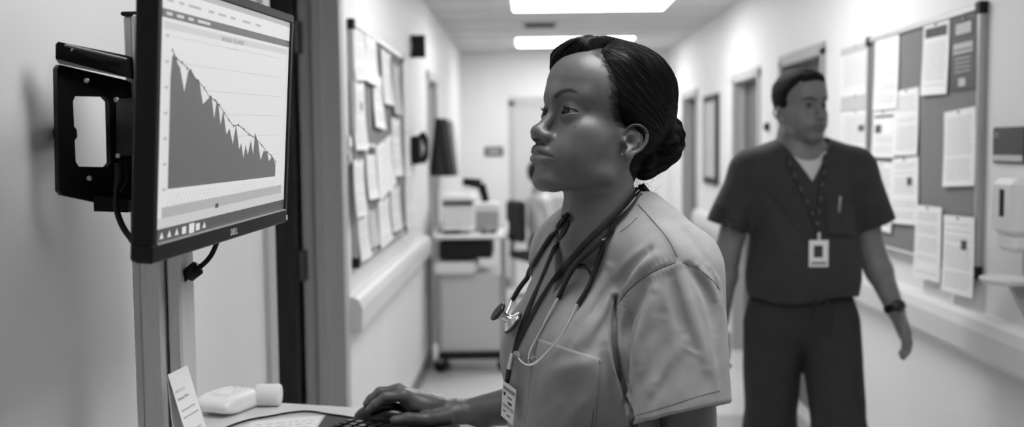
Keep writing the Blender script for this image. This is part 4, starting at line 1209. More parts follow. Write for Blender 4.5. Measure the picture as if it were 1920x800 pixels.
# keyboard: its back row shows at the foot of the picture
kb = empty('keyboard', PZ(700, 830, ZD + .004), 'black keyboard on the dark mat with glossy raised keys', 'keyboard')
k0 = PZ(650, 787, ZD + .018); k1 = PZ(752, 801, ZD + .018); kx = (k1 - k0); kx.z = 0; kx.normalize(); ky = Vector((-kx.y, kx.x, 0))
o = Vector((k0.x, k0.y, ZD + .0032)) - ky * .095 + kx * .008; kb.location = o
MK = Matrix((ky, -kx, Vector((0, 0, 1)))).transposed().to_4x4()
KW = .40
MB().box((-.33, -.145, 0), (.095, .008, .012), MK, bev=.003).build('case', blk2, kb)
keyc = mat('key_gloss', .015, rough=.16, coat=.5)
for r_ in range(6):
    for c_ in range(22):
        x = .092 - .0185 * (c_ + 1); y = -.006 - .0205 * r_ - .012
        if c_ in (4, 8): continue
        vs = [(x + .0012, y + .0012, .012), (x + .0172, y + .0012, .012), (x + .0172, y + .0172, .012), (x + .0012, y + .0172, .012), (x + .003, y + .003, .0205), (x + .0154, y + .003, .0205), (x + .0154, y + .0154, .0205), (x + .003, y + .0154, .0205)]
        MB().add(vs, [(0, 3, 2, 1), (4, 5, 6, 7), (0, 1, 5, 4), (1, 2, 6, 5), (2, 3, 7, 6), (3, 0, 4, 7)], False, MK).build('key', keyc, kb) if r_ * 22 + c_ < 100 else None
# mouse under her hand
mo = empty('computer_mouse', PD(722, 790, 1.865), 'black computer mouse under the woman\'s right hand', 'mouse'); mo.location.z = ZD + .003; o = Vector(mo.location)
def mouse(p):
    return smax(s_ell(p, (0, 0, .004), (.060, .032, .034)), -p[:, 2] + .0005, .003)
V, Q = sdf_mesh(mouse, (-.08, -.05, -.005), (.08, .05, .05), .002)
link('shell', np_mesh('shell', V, Q), mat('mouse_black', .010, rough=.22), mo)
MB().lathe([(.002, -.003), (.0065, -.003), (.0065, .003), (.002, .003)], 16, Matrix.Translation((-.033, 0, .031)) @ Matrix.Rotation(PI / 2, 4, 'X')).build('scroll_wheel', plast_g, mo)
# ------------------------------------------------------------------ the woman at the workstation
skin_w = mat('skin_dark', 0.125, spec=.55, rough=0.40, bump=0.3, bscale=900, bdist=.0004, attr='tone', var=.10, vscale=40)
hair_m = mat('hair_black', 0.005, rough=0.36, spec=.17)
eye_white = mat('eye_white', 0.22, rough=0.15)
iris_m = mat('iris_dark', 0.012, rough=0.12, spec=.12)
pupil_m = mat('pupil_black', 0.003, rough=0.05, spec=.3)
scrub_l = mat('scrub_light', 0.32, rough=0.85, bump=0.35, bscale=900, bdist=.0006, var=.10, vscale=22, sheen=.15)
seam_m = mat('seam_thread', 0.10, rough=0.8)
trouser_m = mat('trouser_light', 0.26, rough=0.85, bump=.3, bscale=700)
shoe_m = mat('clog_white', 0.5, rough=0.5)
steel = mat('polished_steel', 0.85, rough=0.25, metal=1.0)
rubber = mat('black_rubber', 0.010, rough=0.24)
ribbon = mat('black_ribbon', 0.018, rough=0.75, bump=.2, bscale=1500)

ear_px = PD(1191, 262, 1.56)
WM = head_frame(Vector((0, 0, 0)), 31, 16, 1.07)
WM = Matrix.Translation(ear_px - WM @ Vector((76, -10, 0))) @ WM
w_root = empty('person', (0.15, 1.68, 0.0), 'woman in pale scrubs with hair in a low bun, working at the wall monitor', 'person')
W_OFF = Vector((0.15, 1.68, 0.0))
w_hold = []          # children of the woman are placed in her root's frame
def wchild(o): w_hold.append(o); return o

# torso frame
T0 = np.array((0.128, 1.672)); tt = math.radians(56)
U = np.array((math.cos(tt), -math.sin(tt))); NF = np.array((-math.sin(tt), -math.cos(tt)))
def tl(p):
    q = p[:, :2] - T0
    return np.stack([q @ U, q @ NF, p[:, 2]], 1)
def tw(a, b, z): return np.array((T0[0] + U[0] * a + NF[0] * b, T0[1] + U[1] * a + NF[1] * b, z))
J_n = np.array(PD(1272, 520, 1.515)); H_n = np.array(PD(1272, 775, 1.455))
EL_n = np.array((0.245, 1.52, 0.985)); WR_n = np.array((-0.055, 1.42, 1.005))
J_f = tw(-0.128, -0.02, 1.262); EL_f = np.array((0.075, 1.90, 0.995)); WR_f = np.array(PD(862, 777, 1.88))

def torso(p, g=0.0):
    q = tl(p); qa = q.copy(); qa[:, 0] = np.abs(q[:, 0])
    qa[:, 0] = np.where(q[:, 0] < 0, -q[:, 0] * 1.22, q[:, 0])
    d = s_ell(q, (0, -.005, 1.17), (.155 + g, .105 + g, .20 + g))
    d = smin(d, s_ell(q, (0, .0, 1.00), (.150 + g, .112 + g, .20 + g)), .06)
    d = smin(d, s_ell(q, (0, -.01, .86), (.178 + g, .125 + g, .15 + g)), .06)
    d = smin(d, s_cap(qa, (0, -.015, 1.30), (.145, -.01, 1.278), .062 + g, .055 + g), .05)
    d = smin(d, s_cap(qa, (0, -.03, 1.375), (.15, -.015, 1.292), .045 + g, .048 + g), .05)
    d = smin(d, s_ell(qa, (.070, .078, 1.130), (.080 + g, .078 + g, .085 + g)), .06)
    return d
def arm_near(p, g=0.0):
    d = s_cap(p, J_n, EL_n, .050 + g, .040 + g)
    return smin(d, s_chain(p, [EL_n, EL_n + (WR_n - EL_n) * .35, WR_n], [.040 + g, .040 + g, .026 + g], .02), .02)
def arm_far(p, g=0.0):
    d = s_cap(p, J_f, EL_f, .050 + g, .041 + g)
    return smin(d, s_chain(p, [EL_f, EL_f + (WR_f - EL_f) * .38, WR_f], [.040 + g, .040 + g, .0245 + g], .02), .02)
neck_lo = WM @ Vector((0, -36, -150))
def body_w(p):
    d = smin(torso(p, -.010), arm_near(p), .03)
    d = smin(d, arm_far(p), .03)
    return d

def fold(p, a, b, amp, wid):       # a crease along a segment
    d = s_cap(p, a, b, 0.0)
    return -amp * np.exp(-(d / wid) ** 2)
def sh(px, py, d): return np.array(PD(px, py, d))
FPX_ = [   # (pixel polyline, height (+ ridge, - valley), width): creases of the cloth
    ([(1214, 468), (1196, 484), (1176, 506), (1158, 536)], -.011, .0075), ([(1152, 560), (1150, 600), (1156, 650), (1172, 700), (1180, 740)], -.012, .0070),
    ([(1228, 480), (1206, 500), (1190, 524)], .005, .007), ([(1140, 500), (1120, 545), (1098, 580), (1072, 612)], .005, .008),
    ([(1146, 550), (1122, 592), (1096, 630), (1075, 655)], .006, .0075), ([(1150, 530), (1128, 562), (1108, 598)], -.005, .006), ([(1146, 590), (1120, 635), (1100, 668)], -.005, .007),
    ([(1271, 498), (1284, 545), (1299, 596), (1317, 650), (1325, 690)], .0065, .0075), ([(1258, 520), (1268, 570), (1282, 620)], -.005, .008),
    ([(1292, 500), (1314, 530), (1332, 570), (1340, 620)], -.006, .007), ([(1305, 500), (1330, 528), (1346, 570)], .005, .006),
    ([(1212, 532), (1196, 566), (1182, 600), (1170, 640)], -.008, .009), ([(1228, 545), (1216, 590), (1200, 640), (1196, 690)], .006, .010), ([(1244, 590), (1236, 650), (1228, 720)], -.004, .010),
    ([(1282, 652), (1305, 664), (1334, 680)], .0010, .003), ([(1225, 730), (1250, 690), (1284, 640)], .0013, .008), ([(1205, 720), (1222, 680), (1250, 630)], -.002, .009),
    ([(1215, 765), (1240, 720), (1262, 680)], -.0016, .008), ([(1320, 610), (1336, 680), (1345, 740)], .0018, .007),
    ([(1150, 640), (1162, 700), (1168, 760), (1176, 800)], .006, .009), ([(1128, 650), (1146, 720), (1150, 790)], -.006, .010),
    ([(1020, 715), (1060, 690), (1110, 676)], .004, .010), ([(1010, 760), (1060, 730), (1100, 715)], -.004, .012), ([(1060, 800), (1090, 760), (1110, 740)], .004, .010),
    ([(1000, 520), (985, 570), (975, 620)], .004, .008), ([(975, 640), (966, 700), (962, 760)], .004, .008), ([(985, 640), (980, 720), (975, 790)], -.004, .009),
    ([(1060, 500), (1040, 560), (1020, 610)], .0035, .009), ([(1170, 400), (1150, 440), (1135, 490)], .003, .009), ([(1232, 420), (1262, 450), (1280, 490)], .003, .008),
    ([(1262, 410), (1300, 450), (1330, 500)], -.003, .008), ([(1330, 500), (1348, 540), (1352, 600)], .003, .006), ([(1010, 450), (1000, 490), (990, 530)], -.003, .008)]
SEAMS = {'arm': [(1153, 594), (1155, 578), (1167, 556), (1190, 533), (1219, 512), (1248, 498), (1277, 492), (1305, 501), (1334, 524), (1349, 541)]}
folds_w = []; arm_seam = []; arm_gap = []
GAP = [(1155, 556), (1152, 590), (1152, 640), (1159, 690), (1170, 728), (1180, 768), (1188, 797), (1194, 815)]
def chain_sd(p, pts):
    """distance to a polyline and the run along it"""
    best = None; s0 = 0.0; run = np.zeros(len(p))
    for a, b in zip(pts[:-1], pts[1:]):
        ab = b - a; L = math.sqrt(ab @ ab); q = p - a; h = np.clip((q @ ab) / (L * L), 0, 1)
        d = np.sqrt(((q - h[:, None] * ab) ** 2).sum(1))
        if best is None: best = d; run = h * L
        else:
            m_ = d < best; best = np.where(m_, d, best); run = np.where(m_, s0 + h * L, run)
        s0 += L
    return best, run, s0
def shirt_w(p):
    q = tl(p)
    d = torso(p, .006)
    d = smin(d, s_ell(q, (.0, .040, .97), (.150, .118, .24)), .05)
    # hem and boxiness
    ax = H_n - J_n; L = math.sqrt(ax @ ax); ax = ax / L
    s1 = s_ecap(p, J_n + ax * .0, H_n + ax * .05, (.071, .066), (.080, .074), (U[0], U[1], 0))
    hemn = (p - H_n) @ ax + .27 * (p[:, 0] - H_n[0])
    s1 = smax(s1, hemn, .004)
    inner = s_ecap(p, J_n, H_n + ax * .09, (.056, .052), (.074, .068), (U[0], U[1], 0))
    s1 = smax(s1, -np.maximum(inner, -hemn - .05), .004)
    ax2 = EL_f - J_f; L2 = math.sqrt(ax2 @ ax2); ax2 = ax2 / L2; Hf = J_f + ax2 * .20
    s2 = s_ecap(p, J_f, Hf + ax2 * .05, (.066, .062), (.072, .068), (0, 1, 0))
    s2 = smax(s2, (p - Hf) @ ax2, .004)
    kk = .004 + .030 * sstep(p[:, 2], 1.16, 1.30); hh = np.maximum(kk - np.abs(d - s1), 0) / kk; d = np.minimum(d, s1) - hh * hh * kk * .25; d = smin(d, s2, .03)
    d = smax(d, .80 - p[:, 2], .004)
    for pts, amp, wid in folds_w:
        A = np.array(pts); bl = A.min(0) - 2.6 * wid; bh = A.max(0) + 2.6 * wid
        mk = np.all((p > bl) & (p < bh), axis=1)
        if not mk.any(): continue
        dd, run, L = chain_sd(p[mk], pts)
        d[mk] = d[mk] - 1.7 * amp * np.exp(-(dd / wid) ** 2) * np.sin(np.clip(run / L, .06, .97) * PI) ** .6
    if arm_seam:
        A = np.array(arm_seam); mk = np.all((p > A.min(0) - .02) & (p < A.max(0) + .02), axis=1)
        dd, run, L = chain_sd(p[mk], arm_seam) if mk.any() else (0, 0, 1)
        if mk.any(): d[mk] = d[mk] + .0022 * np.exp(-(dd / .0022) ** 2) - .0007 * np.sin(run * 2 * PI / .0075) * np.exp(-((dd - .0075) / .004) ** 2)
    for k_, off_ in enumerate((-.004, .0, .004, .008, .012, .016)):
        if arm_gap:
            A = np.array(arm_gap) + np.array(ray(1165, 680)) * off_; mk = np.all((p > A.min(0) - .03) & (p < A.max(0) + .03), axis=1)
            if mk.any():
                dd, run, L = chain_sd(p[mk], list(A)); rr_ = .0006 + .0034 * np.clip(run / L * 1.8, 0, 1) 
                d[mk] = smax(d[mk], rr_ - dd, .006)
    ps = p * np.array((1, 1, .45))
    d = d + .0022 * vnoise(ps, 50, 21) + .0012 * vnoise(p, 120, 22)
    a = np.abs(q[:, 0]); z = p[:, 2]
    v = (a - np.clip(z - 1.235, 0, 1) * .52) * .88
    v = np.maximum(v, -q[:, 1] - .01)
    hole = np.minimum(v, np.maximum(np.sqrt((q[:, 0] / 1.08) ** 2 + (q[:, 1] + .02) ** 2) - .068, 1.33 - z))
    return smax(d, -hole, .003)

def build_woman():
    ho = {'lip': 1.02, 'neck': 47}; WI = WM.inverted(); scl = .00107
    fA = lambda p: smin(head_sdf(p, ho), body_w(xf(WM, p)) / scl, 22)
    fB = lambda p: smin(head_sdf(xf(WI, p), ho) * scl, body_w(p), .0235)
    V1, Q1 = sdf_mesh(fA, (-95, -110, -135), (95, 130, 150), 1.5)
    t1 = tone_w(V1); V1 = xf(WM, V1); Q1 = Q1[:, ::-1]
    V2, Q2 = sdf_mesh(fB, (-.15, 1.28, .72), (.45, 2.02, 1.385), .006)
    # right hand over the mouse
    m = {}
    W = WR_f
    fing = {
        'index': [sh(757, 741, 1.850), sh(722, 744, 1.838), sh(703, 758, 1.834), sh(692, 768, 1.832)],
        'middle': [sh(748, 731, 1.872), sh(712, 734, 1.866), sh(696, 747, 1.862), sh(688, 756, 1.860)],
        'ring': [sh(750, 731, 1.893), sh(716, 738, 1.892), sh(702, 752, 1.890), sh(694, 762, 1.888)],
        'little': [sh(762, 738, 1.912), sh(738, 748, 1.914), sh(727, 760, 1.914), sh(720, 770, 1.914)]}
    th = [sh(838, 782, 1.855), sh(800, 786, 1.832), sh(765, 784, 1.820), sh(740, 788, 1.814)]
    def hand(p):
        d = None
        for k, c in fing.items():
            r = .0088 if k != 'little' else .0078
            e = s_chain(p, c, [r * 1.15, r, r * .93, r * .82], .003)
            d = e if d is None else smin(d, e, .0035)
        mc = [c[0] for c in fing.values()]
        for c in mc: d = smin(d, s_cap(p, W + (c - W) * .15, c, .017, .0108), .012)
        pm = (W + mc[0] + mc[2]) / 3
        d = smin(d, s_ell(p, pm + np.array((0, 0, -.006)), (.040, .034, .018)), .015)
        d = smin(d, s_chain(p, th, [.016, .0125, .0105, .0088], .006), .010)
        d = smin(d, s_cap(p, W + (W - pm) * .5, W, .022, .0225), .02)
        d = smin(d, arm_far(p), .012)
        return d + .0004 * vnoise(p, 500, 31)
    lo = np.array((W[0] - .20, 1.79, .94)); hi = np.array((W[0] + .07, 1.95, 1.06))
    V3, Q3 = sdf_mesh(hand, lo, hi, .0018)
    # left hand lying on the desk edge, outside the frame
    W2 = WR_n; dr = np.array((-1, -.10, -.12)); dr /= np.linalg.norm(dr); sd = np.array((.1, -1, 0)); sd /= np.linalg.norm(sd)
    def hand2(p):
        d = s_ell(p, W2 + dr * .05, (.048, .038, .017))
        d = smin(d, s_cap(p, W2 - dr * .03, W2, .026, .023), .02)
        for i, (o_, l_) in enumerate(((-.030, .072), (-.010, .082), (.010, .076), (.028, .060))):
            a = W2 + dr * .085 + sd * o_
            d = smin(d, s_chain(p, [a, a + dr * l_ * .45 + np.array((0, 0, .006)), a + dr * l_ * .8 + np.array((0, 0, -.002)), a + dr * l_ + np.array((0, 0, -.010))], [.0095, .0085, .008, .007], .003), .004)
        a = W2 + dr * .03 - sd * .03
        d = smin(d, s_chain(p, [a, a + dr * .035 - sd * .02, a + dr * .065 - sd * .022], [.014, .011, .009], .004), .01)
        return d
    V4, Q4 = sdf_mesh(hand2, W2 - .22, W2 + .08, .003)
    VV = [V1, V2, V3, V4]; QQ = [Q1, Q2, Q3, Q4]; off = 0; qs = []
    for v, q in zip(VV, QQ): qs.append(q + off); off += len(v)
    V = np.concatenate(VV); Q = np.concatenate(qs)
    tone = np.concatenate([t1, np.ones(off - len(V1))])
    tone[len(V1):] += .06 * vnoise(V[len(V1):], 60, 12)
    body = wchild(link('body', np_mesh('body', V, Q, tone=tone), skin_w, w_root))
    eyes = []
    n0 = set(bpy.data.objects)
    eye_meshes({}, WM, (0.10, 1, -0.02), w_root, [eye_white, iris_m, pupil_m])
    for o in set(bpy.data.objects) - n0:
        if o.name.startswith('eye'): wchild(o)
    # lashes along the upper lids
    for s in (-1, 1):
        mb = MB(); pts = []
        for k in range(15):
            u = -14.4 + 28.8 * k / 14; tq = max(0, 1 - (u / 15.6) ** 2)
            ww = 5.0 * tq ** .6 + .08 * u; r = 14.1
            f_ = math.sqrt(max(1, r * r - u * u - ww * ww))
            pts.append(WM @ Vector(((30 + u) * s, 74 + f_ + .3, 16 + ww)))
        mb.tube(pts, .00055, 6)
        for k in range(3, 15):
            u = -14.4 + 28.8 * k / 14
            a = pts[k]; out = WM.to_3x3() @ Vector((s * (u * .10 + .8), 3.6, 1.6))
            mb.tube([a, a + out * .6, a + out + WM.to_3x3() @ Vector((0, 0, 1.2))], [.00022, .00016, .00005], 4)
        wchild(mb.build('eyelashes', hair_m, w_root))
    # hair
    hf = lambda p: hair_w(p, {})
    HV, HQ = sdf_mesh(hf, (-100, -156, -90), (100, 120, 168), 1.8)
    hair = wchild(link('hair', np_mesh('hair', xf(WM, HV), HQ[:, ::-1]), hair_m, w_root))
    def vel(P, k):
        v = np.array((0, -118, 20.0)) - P; v[:, 0] *= 0.6
        side = (P[:, 0] < 24 + 0.15 * (P[:, 1] - 20)) & (P[:, 2] > 60)
        v[side] = v[side] + np.array((-160, 60, -10.0))
        return v
    rs = np.random.RandomState(4)
    c = HV[rs.choice(len(HV), 24000)]; c = c[(c[:, 1] > -70)][:8500]
    cb_ = HV[rs.choice(len(HV), 9000)]; cb_ = cb_[(cb_[:, 1] < -78) & (cb_[:, 2] < 75)][:1800]
    def velb(P, k):
        q = P - np.array((0, -95, 20.0)); return np.stack([.25 * q[:, 0] + 4, -q[:, 2], q[:, 1]], 1) * np.where(q[:, :1] > -200, 1, 1)
    SV3, SQ3 = flow_strands(hf, cb_, velb, 8, 5.0, (0.1, 1.1), 0.26)
    SV, SQ = flow_strands(hf, c + rs.normal(size=c.shape), vel, 9, 5.0, (0.1, 1.0), 0.26)
    # loose short hairs at the temple and nape
    nb = 3600
    c2 = np.stack([rs.uniform(30, 70, nb), rs.uniform(5, 70, nb), rs.uniform(12, 104, nb)], 1)
    hd = lambda p: cran(p, {})
    def vel2(P, k): return np.array((8, -60, -22.0)) + 28 * rs.normal(size=P.shape)
    Fz = np.interp(c2[:, 2], [10, 20, 40, 70, 88, 104], [8, 20, 34, 45, 54, 62])
    dz = c2[:, 1] - Fz; c2 = c2[(dz > -12) & (dz < 7 * rs.rand(nb) ** 1.5)]
    SV2, SQ2 = flow_strands(hd, c2, vel2, 6, 2.6, (0.1, 0.9), 0.15)
    nn = 110
    c3 = np.stack([rs.uniform(-20, 45, nn), rs.uniform(-84, -44, nn), rs.uniform(-60, -36, nn)], 1)
    P = c3.copy(); path = [P.copy()]; v = np.stack([rs.normal(size=nn) * 1.2, rs.uniform(-3.5, -.5, nn), rs.uniform(-4, -1.5, nn)], 1)
    for k in range(7):
        v = v * .9 + rs.normal(size=v.shape) * 1.3 + np.array((0, -.1, .5)); P = P + v; path.append(P.copy())
    mb = MB()
    for i in range(nn): mb.tube([WM @ Vector(path[k][i]) for k in range(8)], .00013, 3, cap=False)
    o2 = len(SV); V5 = np.concatenate([SV, SV2, SV3]); Q5 = np.concatenate([SQ, SQ2 + o2, SQ3 + o2 + len(SV2)])
    st = link('hair_strands', np_mesh('strands', xf(WM, V5), Q5[:, ::-1]), hair_m, hair)
    link('nape_curls', mb.mesh('nape_curls'), hair_m, hair)
    # earring
    e = WM @ Vector((80, -6, -24))
    h = np_tree(V1, Q1).ray_cast(C0, ray(1166, 288)); e = h[0] if h[0] else e
    wchild(MB().ball(e + (C0 - e).normalized() * .001, .0022, 12).build('earring', steel, w_root))
    # shirt
    V6, Q6 = sdf_mesh(shirt_w, (-.12, 1.33, .78), (.40, 2.02, 1.46), .008)
    tr = np_tree(V6, Q6)
    def hit(px, py):
        h = tr.ray_cast(C0, ray(px, py)); return np.array(h[0]) if h[0] else None
    for pts, amp, wid in FPX_:
        P = [hit(*q) for q in spline(pts, 3)]; P = [q for q in P if q is not None]
        if len(P) > 1: folds_w.append((P, amp, wid))
    for q in spline(GAP, 2):
        h = hit(*q)
        if h is not None: arm_gap.append(h)
    for q in spline(SEAMS['arm'], 3):
        h = hit(*q)
        if h is not None: arm_seam.append(h)
    V6, Q6 = sdf_mesh(shirt_w, (-.12, 1.33, .78), (.40, 2.02, 1.46), .0027)
    shirt = wchild(link('shirt', np_mesh('shirt', V6, Q6), scrub_l, w_root))
    # trousers and shoes below the frame
    def legs(p):
        q = tl(p); d = s_ell(q, (0, -.01, .86), (.170, .118, .13))
        qa = q.copy(); qa[:, 0] = np.abs(q[:, 0])
        d = smin(d, s_chain(qa, [(.085, -.01, .80), (.10, .0, .46), (.105, -.02, .05)], [.090, .066, .062]), .05)
        d = smax(d, .045 - p[:, 2], .004)
        return d + .002 * vnoise(p, 40, 41)
    V7, Q7 = sdf_mesh(legs, (-.15, 1.35, .02), (.42, 2.0, 1.0), .010)
    wchild(link('trousers', np_mesh('trousers', V7, Q7), trouser_m, w_root))
    for s in (-1, 1):
        def shoe(p):
            q = tl(p) - np.array((.105 * s, 0, 0))
            d = smin(s_ell(q, (0, .10, .035), (.048, .075, .040)), s_ell(q, (0, -.02, .045), (.040, .065, .052)), .03)
            return smax(d, -p[:, 2] + .001, .004)
        c = tw(.105 * s, .04, 0)
        V8, Q8 = sdf_mesh(shoe, (c[0] - .2, c[1] - .2, -.01), (c[0] + .2, c[1] + .2, .13), .007)
        wchild(link('shoe', np_mesh('shoe', V8, Q8), shoe_m, w_root))
    return V, Q, V6, Q6, shirt
Vb, Qb, Vs, Qs, w_shirt = build_woman()
W_shirt_tree = np_tree(Vs, Qs); W_body_tree = np_tree(Vb, Qb)

def on_w(px, py, off=.003, shirt_only=False):
    r = ray(px, py); h = W_shirt_tree.ray_cast(C0, r); best = h
    if not shirt_only:
        h2 = W_body_tree.ray_cast(C0, r)
        if h2[0] is not None and (h[0] is None or h2[3] < h[3]): best = h2
    if best[0] is None: return None, None
    nn = best[1] if best[1].dot(r) < 0 else -best[1]
    return best[0] + nn * off, nn
def on_path(px, off, n=6, **kw):
    """pixel polyline laid on her clothes, offset along the surface"""
    pts = spline(px, n); H = [on_w(q[0], q[1], off, **kw) for q in pts]
    ok = [i for i, h in enumerate(H) if h[0] is not None]
    if not ok: return [], []
    P = []; R = []
    for i, q in enumerate(pts):
        if H[i][0] is None:
            k = min(ok, key=lambda j: abs(j - i)); P.append(PD(q[0], q[1], H[k][0].y)); R.append(H[k][1])
        else: P.append(H[i][0]); R.append(H[i][1])
    for _ in range(2):
        P = [P[0]] + [(P[i - 1] + P[i] * 2 + P[i + 1]) / 4 for i in range(1, len(P) - 1)] + [P[-1]]
        R = [R[0]] + [((R[i - 1] + R[i] * 2 + R[i + 1])).normalized() for i in range(1, len(R) - 1)] + [R[-1]]
    return P, R
def lin_path(px, off, n=6):
    """a stiff run in front of her clothes: smooth in depth, never closer than off to the cloth"""
    pts = spline(px, n); dep = []
    for q in pts:
        h, nn = on_w(q[0], q[1], 0); dep.append((h.y if h is not None else dep[-1]) - off)
    d = np.array(dep); x = np.linspace(0, 1, len(d)); c = np.polyfit(x, d, 2); f = np.polyval(c, x)
    f -= max(0, (f - d).max() - off * .35)
    return [PD(q[0], q[1], float(v)) for q, v in zip(pts, f)], None
def drape_w(quad, nu, nv, off, th, name, m, parent):
    """a cloth patch between four pixel corners, laid on the shirt"""
    vs = []; fs = []
    a, b, c, d = [np.array(x, float) for x in quad]
    for lay in (off, off - th):
        for j in range(nv + 1):
            for i in range(nu + 1):
                u, v = i / nu, j / nv
                q = (a * (1 - u) + b * u) * (1 - v) + (d * (1 - u) + c * u) * v
                p, nn = on_w(q[0], q[1], lay, True)
                vs.append(tuple(p) if p is not None else vs[-1])
    M_ = (nu + 1) * (nv + 1)
    for j in range(nv):
        for i in range(nu):
            k = j * (nu + 1) + i
            fs.append((k, k + nu + 1, k + nu + 2, k + 1)); fs.append((M_ + k, M_ + k + 1, M_ + k + nu + 2, M_ + k + nu + 1))
    bd = [i for i in range(nu + 1)] + [(j + 1) * (nu + 1) + nu for j in range(nv)] + [nv * (nu + 1) + i for i in range(nu - 1, -1, -1)] + [j * (nu + 1) for j in range(nv - 1, 0, -1)]
    for i in range(len(bd)):
        x, y = bd[i], bd[(i + 1) % len(bd)]; fs.append((x, y, y + M_, x + M_))
    mb = MB(); mb.add(vs, fs, True); return mb.build(name, m, parent)

def c6(x, y): return (880 + x * .575, 340 + y * .575)
pocket = drape_w([(1008, 634), (1126, 673), (1112, 840), (985, 820)], 26, 30, .0022, .004, 'pocket', scrub_l, w_shirt)
sm = MB()
def seam(pts, r=.0007, off=.0005):
    P, R = on_path(pts, off, shirt_only=True)
    if len(P) > 2: sm.tube(P, r, 6)
seam([c6(475, 445), c6(478, 415), c6(500, 375), c6(540, 335), c6(590, 300), c6(640, 275), c6(690, 265), c6(740, 280), c6(790, 320), c6(815, 350)], .0005)
seam([c6(550, 75), c6(600, 130), c6(650, 190), c6(678, 247)], .0006)
seam([c6(545, 762), c6(640, 735), c6(740, 702), c6(815, 682)], .0004)
seam([(1010, 641), (1126, 680)], .0005, .0028); seam([(1122, 676), (1108, 815)], .0005, .0028)
seam([c6(548, 118), c6(520, 145), c6(492, 165)], .0004)
sm.build('seam_stitching', seam_m, w_shirt)

# ---- stethoscope
st_root = empty('stethoscope', PD(1060, 560, 1.5), 'black stethoscope with steel ear tubes hung round the woman\'s neck', 'stethoscope')
SO = []
def stc(o): SO.append(o); return o
wmn = WM
def nk(x, f, z): return WM @ Vector((x, f, z))
t_far, R_ = on_path([c6(138, 392), c6(165, 345), c6(200, 300), c6(235, 245), c6(270, 190), c6(303, 142), c6(325, 112)], .0055)
def round_neck(pts, off):
    out = []
    for p in pts:
        q, nn, i, dd = W_body_tree.find_nearest(Vector(p)); out.append(tuple(q + (nn if nn.dot(Vector(p) - Vector(tw(0, -.02, p[2]))) > 0 else -nn) * off))
    return out
behind = round_neck([tw(-.085, -.005, 1.392), tw(-.072, -.05, 1.405), tw(-.03, -.09, 1.415), tw(.03, -.09, 1.415), tw(.07, -.06, 1.41)], .0055)
t_near, R2 = on_path([c6(562, 18), c6(545, 60), c6(515, 100), c6(478, 140), c6(440, 188)], .0065)
t_near[0] = PD(*c6(562, 12), (t_near[1].y))
path = spline([tuple(p) for p in t_far] + [tuple(b) for b in behind] + [tuple(p) for p in t_near], 3)
stc(MB().tube(path, .0045, 12).build('tubing', rubber, st_root))
Yp = t_near[-1]
bra, _ = lin_path([c6(440, 188), c6(428, 240), c6(410, 290), c6(388, 345), c6(352, 405)], .010)
brb, _ = lin_path([c6(440, 188), c6(400, 222), c6(355, 262), c6(320, 315), c6(289, 382)], .010)
bra[0] = Yp; brb[0] = Yp
stc(MB().tube(bra, .0042, 12).build('tubing', rubber, st_root)); stc(MB().tube(brb, .0042, 12).build('tubing', rubber, st_root))
sp, _ = lin_path([c6(300, 350), c6(320, 305), c6(345, 280), c6(370, 274), c6(390, 288), c6(398, 318), c6(380, 355)], .013)
stc(MB().tube(sp, .0024, 8, flat=(1.4, .6)).build('spring', rubber, st_root))
ma, _ = lin_path([c6(352, 400), c6(330, 450), c6(300, 500), c6(262, 548), c6(228, 582), c6(200, 597), c6(178, 592), c6(158, 570)], .014)
mb_, _ = lin_path([c6(289, 380), c6(262, 430), c6(235, 480), c6(212, 525), c6(197, 560), c6(196, 585), c6(205, 583)], .011)
stc(MB().tube(ma, .0024, 10).build('ear_tube', steel, st_root)); stc(MB().tube(mb_, .0024, 10).build('ear_tube', steel, st_root))
tip_m = mat('ear_tip_grey', .22, rough=.4)
def tip(p, dirv):
    dirv = dirv.normalized(); Rm = Vector((0, 0, 1)).rotation_difference(dirv).to_matrix().to_4x4()
    T = Matrix.Translation(p) @ Rm
    return MB().lathe([(.0028, -.004), (.0052, -.001), (.0066, .004), (.0066, .008), (.0048, .0125), (.002, .0145), (.0008, .013)], 18, T)
stc(tip(ma[-1], ma[-1] - ma[-3]).build('ear_tip', tip_m, st_root))
stc(tip(mb_[-1], (mb_[-1] - mb_[-2]).normalized() * .3 + (C0 - mb_[-1]).normalized() * 1.0).build('ear_tip', tip_m, st_root))
cp, cn = on_w(*c6(150, 432), .014)
hz = on_w(*c6(148, 462), 0)[0]; cp = PD(*c6(117, 442), min(t_far[0].y - .032, (hz.y if hz is not None else 9) - .020))
axis = (PD(*c6(95, 425), cp.y - .002) - PD(*c6(135, 455), cp.y + .002)).normalized()
Rm = Vector((0, 0, 1)).rotation_difference(axis).to_matrix().to_4x4()
T = Matrix.Translation(cp) @ Rm @ Matrix.Scale(1.22, 4)
chest = stc(MB().lathe([(.001, -.0145), (.014, -.0145), (.0158, -.0125), (.015, -.010), (.007, -.0065), (.005, 0), (.006, .006), (.0115, .0095), (.0125, .012), (.011, .0145), (.001, .0145)], 32, T).build('chestpiece', steel, st_root))
dk = mat('diaphragm_rim', .06, rough=.3, metal=.6)
MB().lathe([(.0118, .0095), (.0138, .0115), (.0138, .014), (.011, .0152), (.001, .0152)], 32, T, cap=False).build('bell_rim', dk, chest)
MB().lathe([(.0145, -.0155), (.0170, -.0145), (.0170, -.012), (.0150, -.0105)], 32, T, cap=False).build('diaphragm_rim', dk, chest)
stc(MB().tube([t_far[0] + (t_far[0] - t_far[1]).normalized() * -.002, cp + (t_far[0] - cp) * .5, cp + (t_far[0] - cp) * .15], [.0038, .0034, .003], 10).build('stem', steel, st_root))

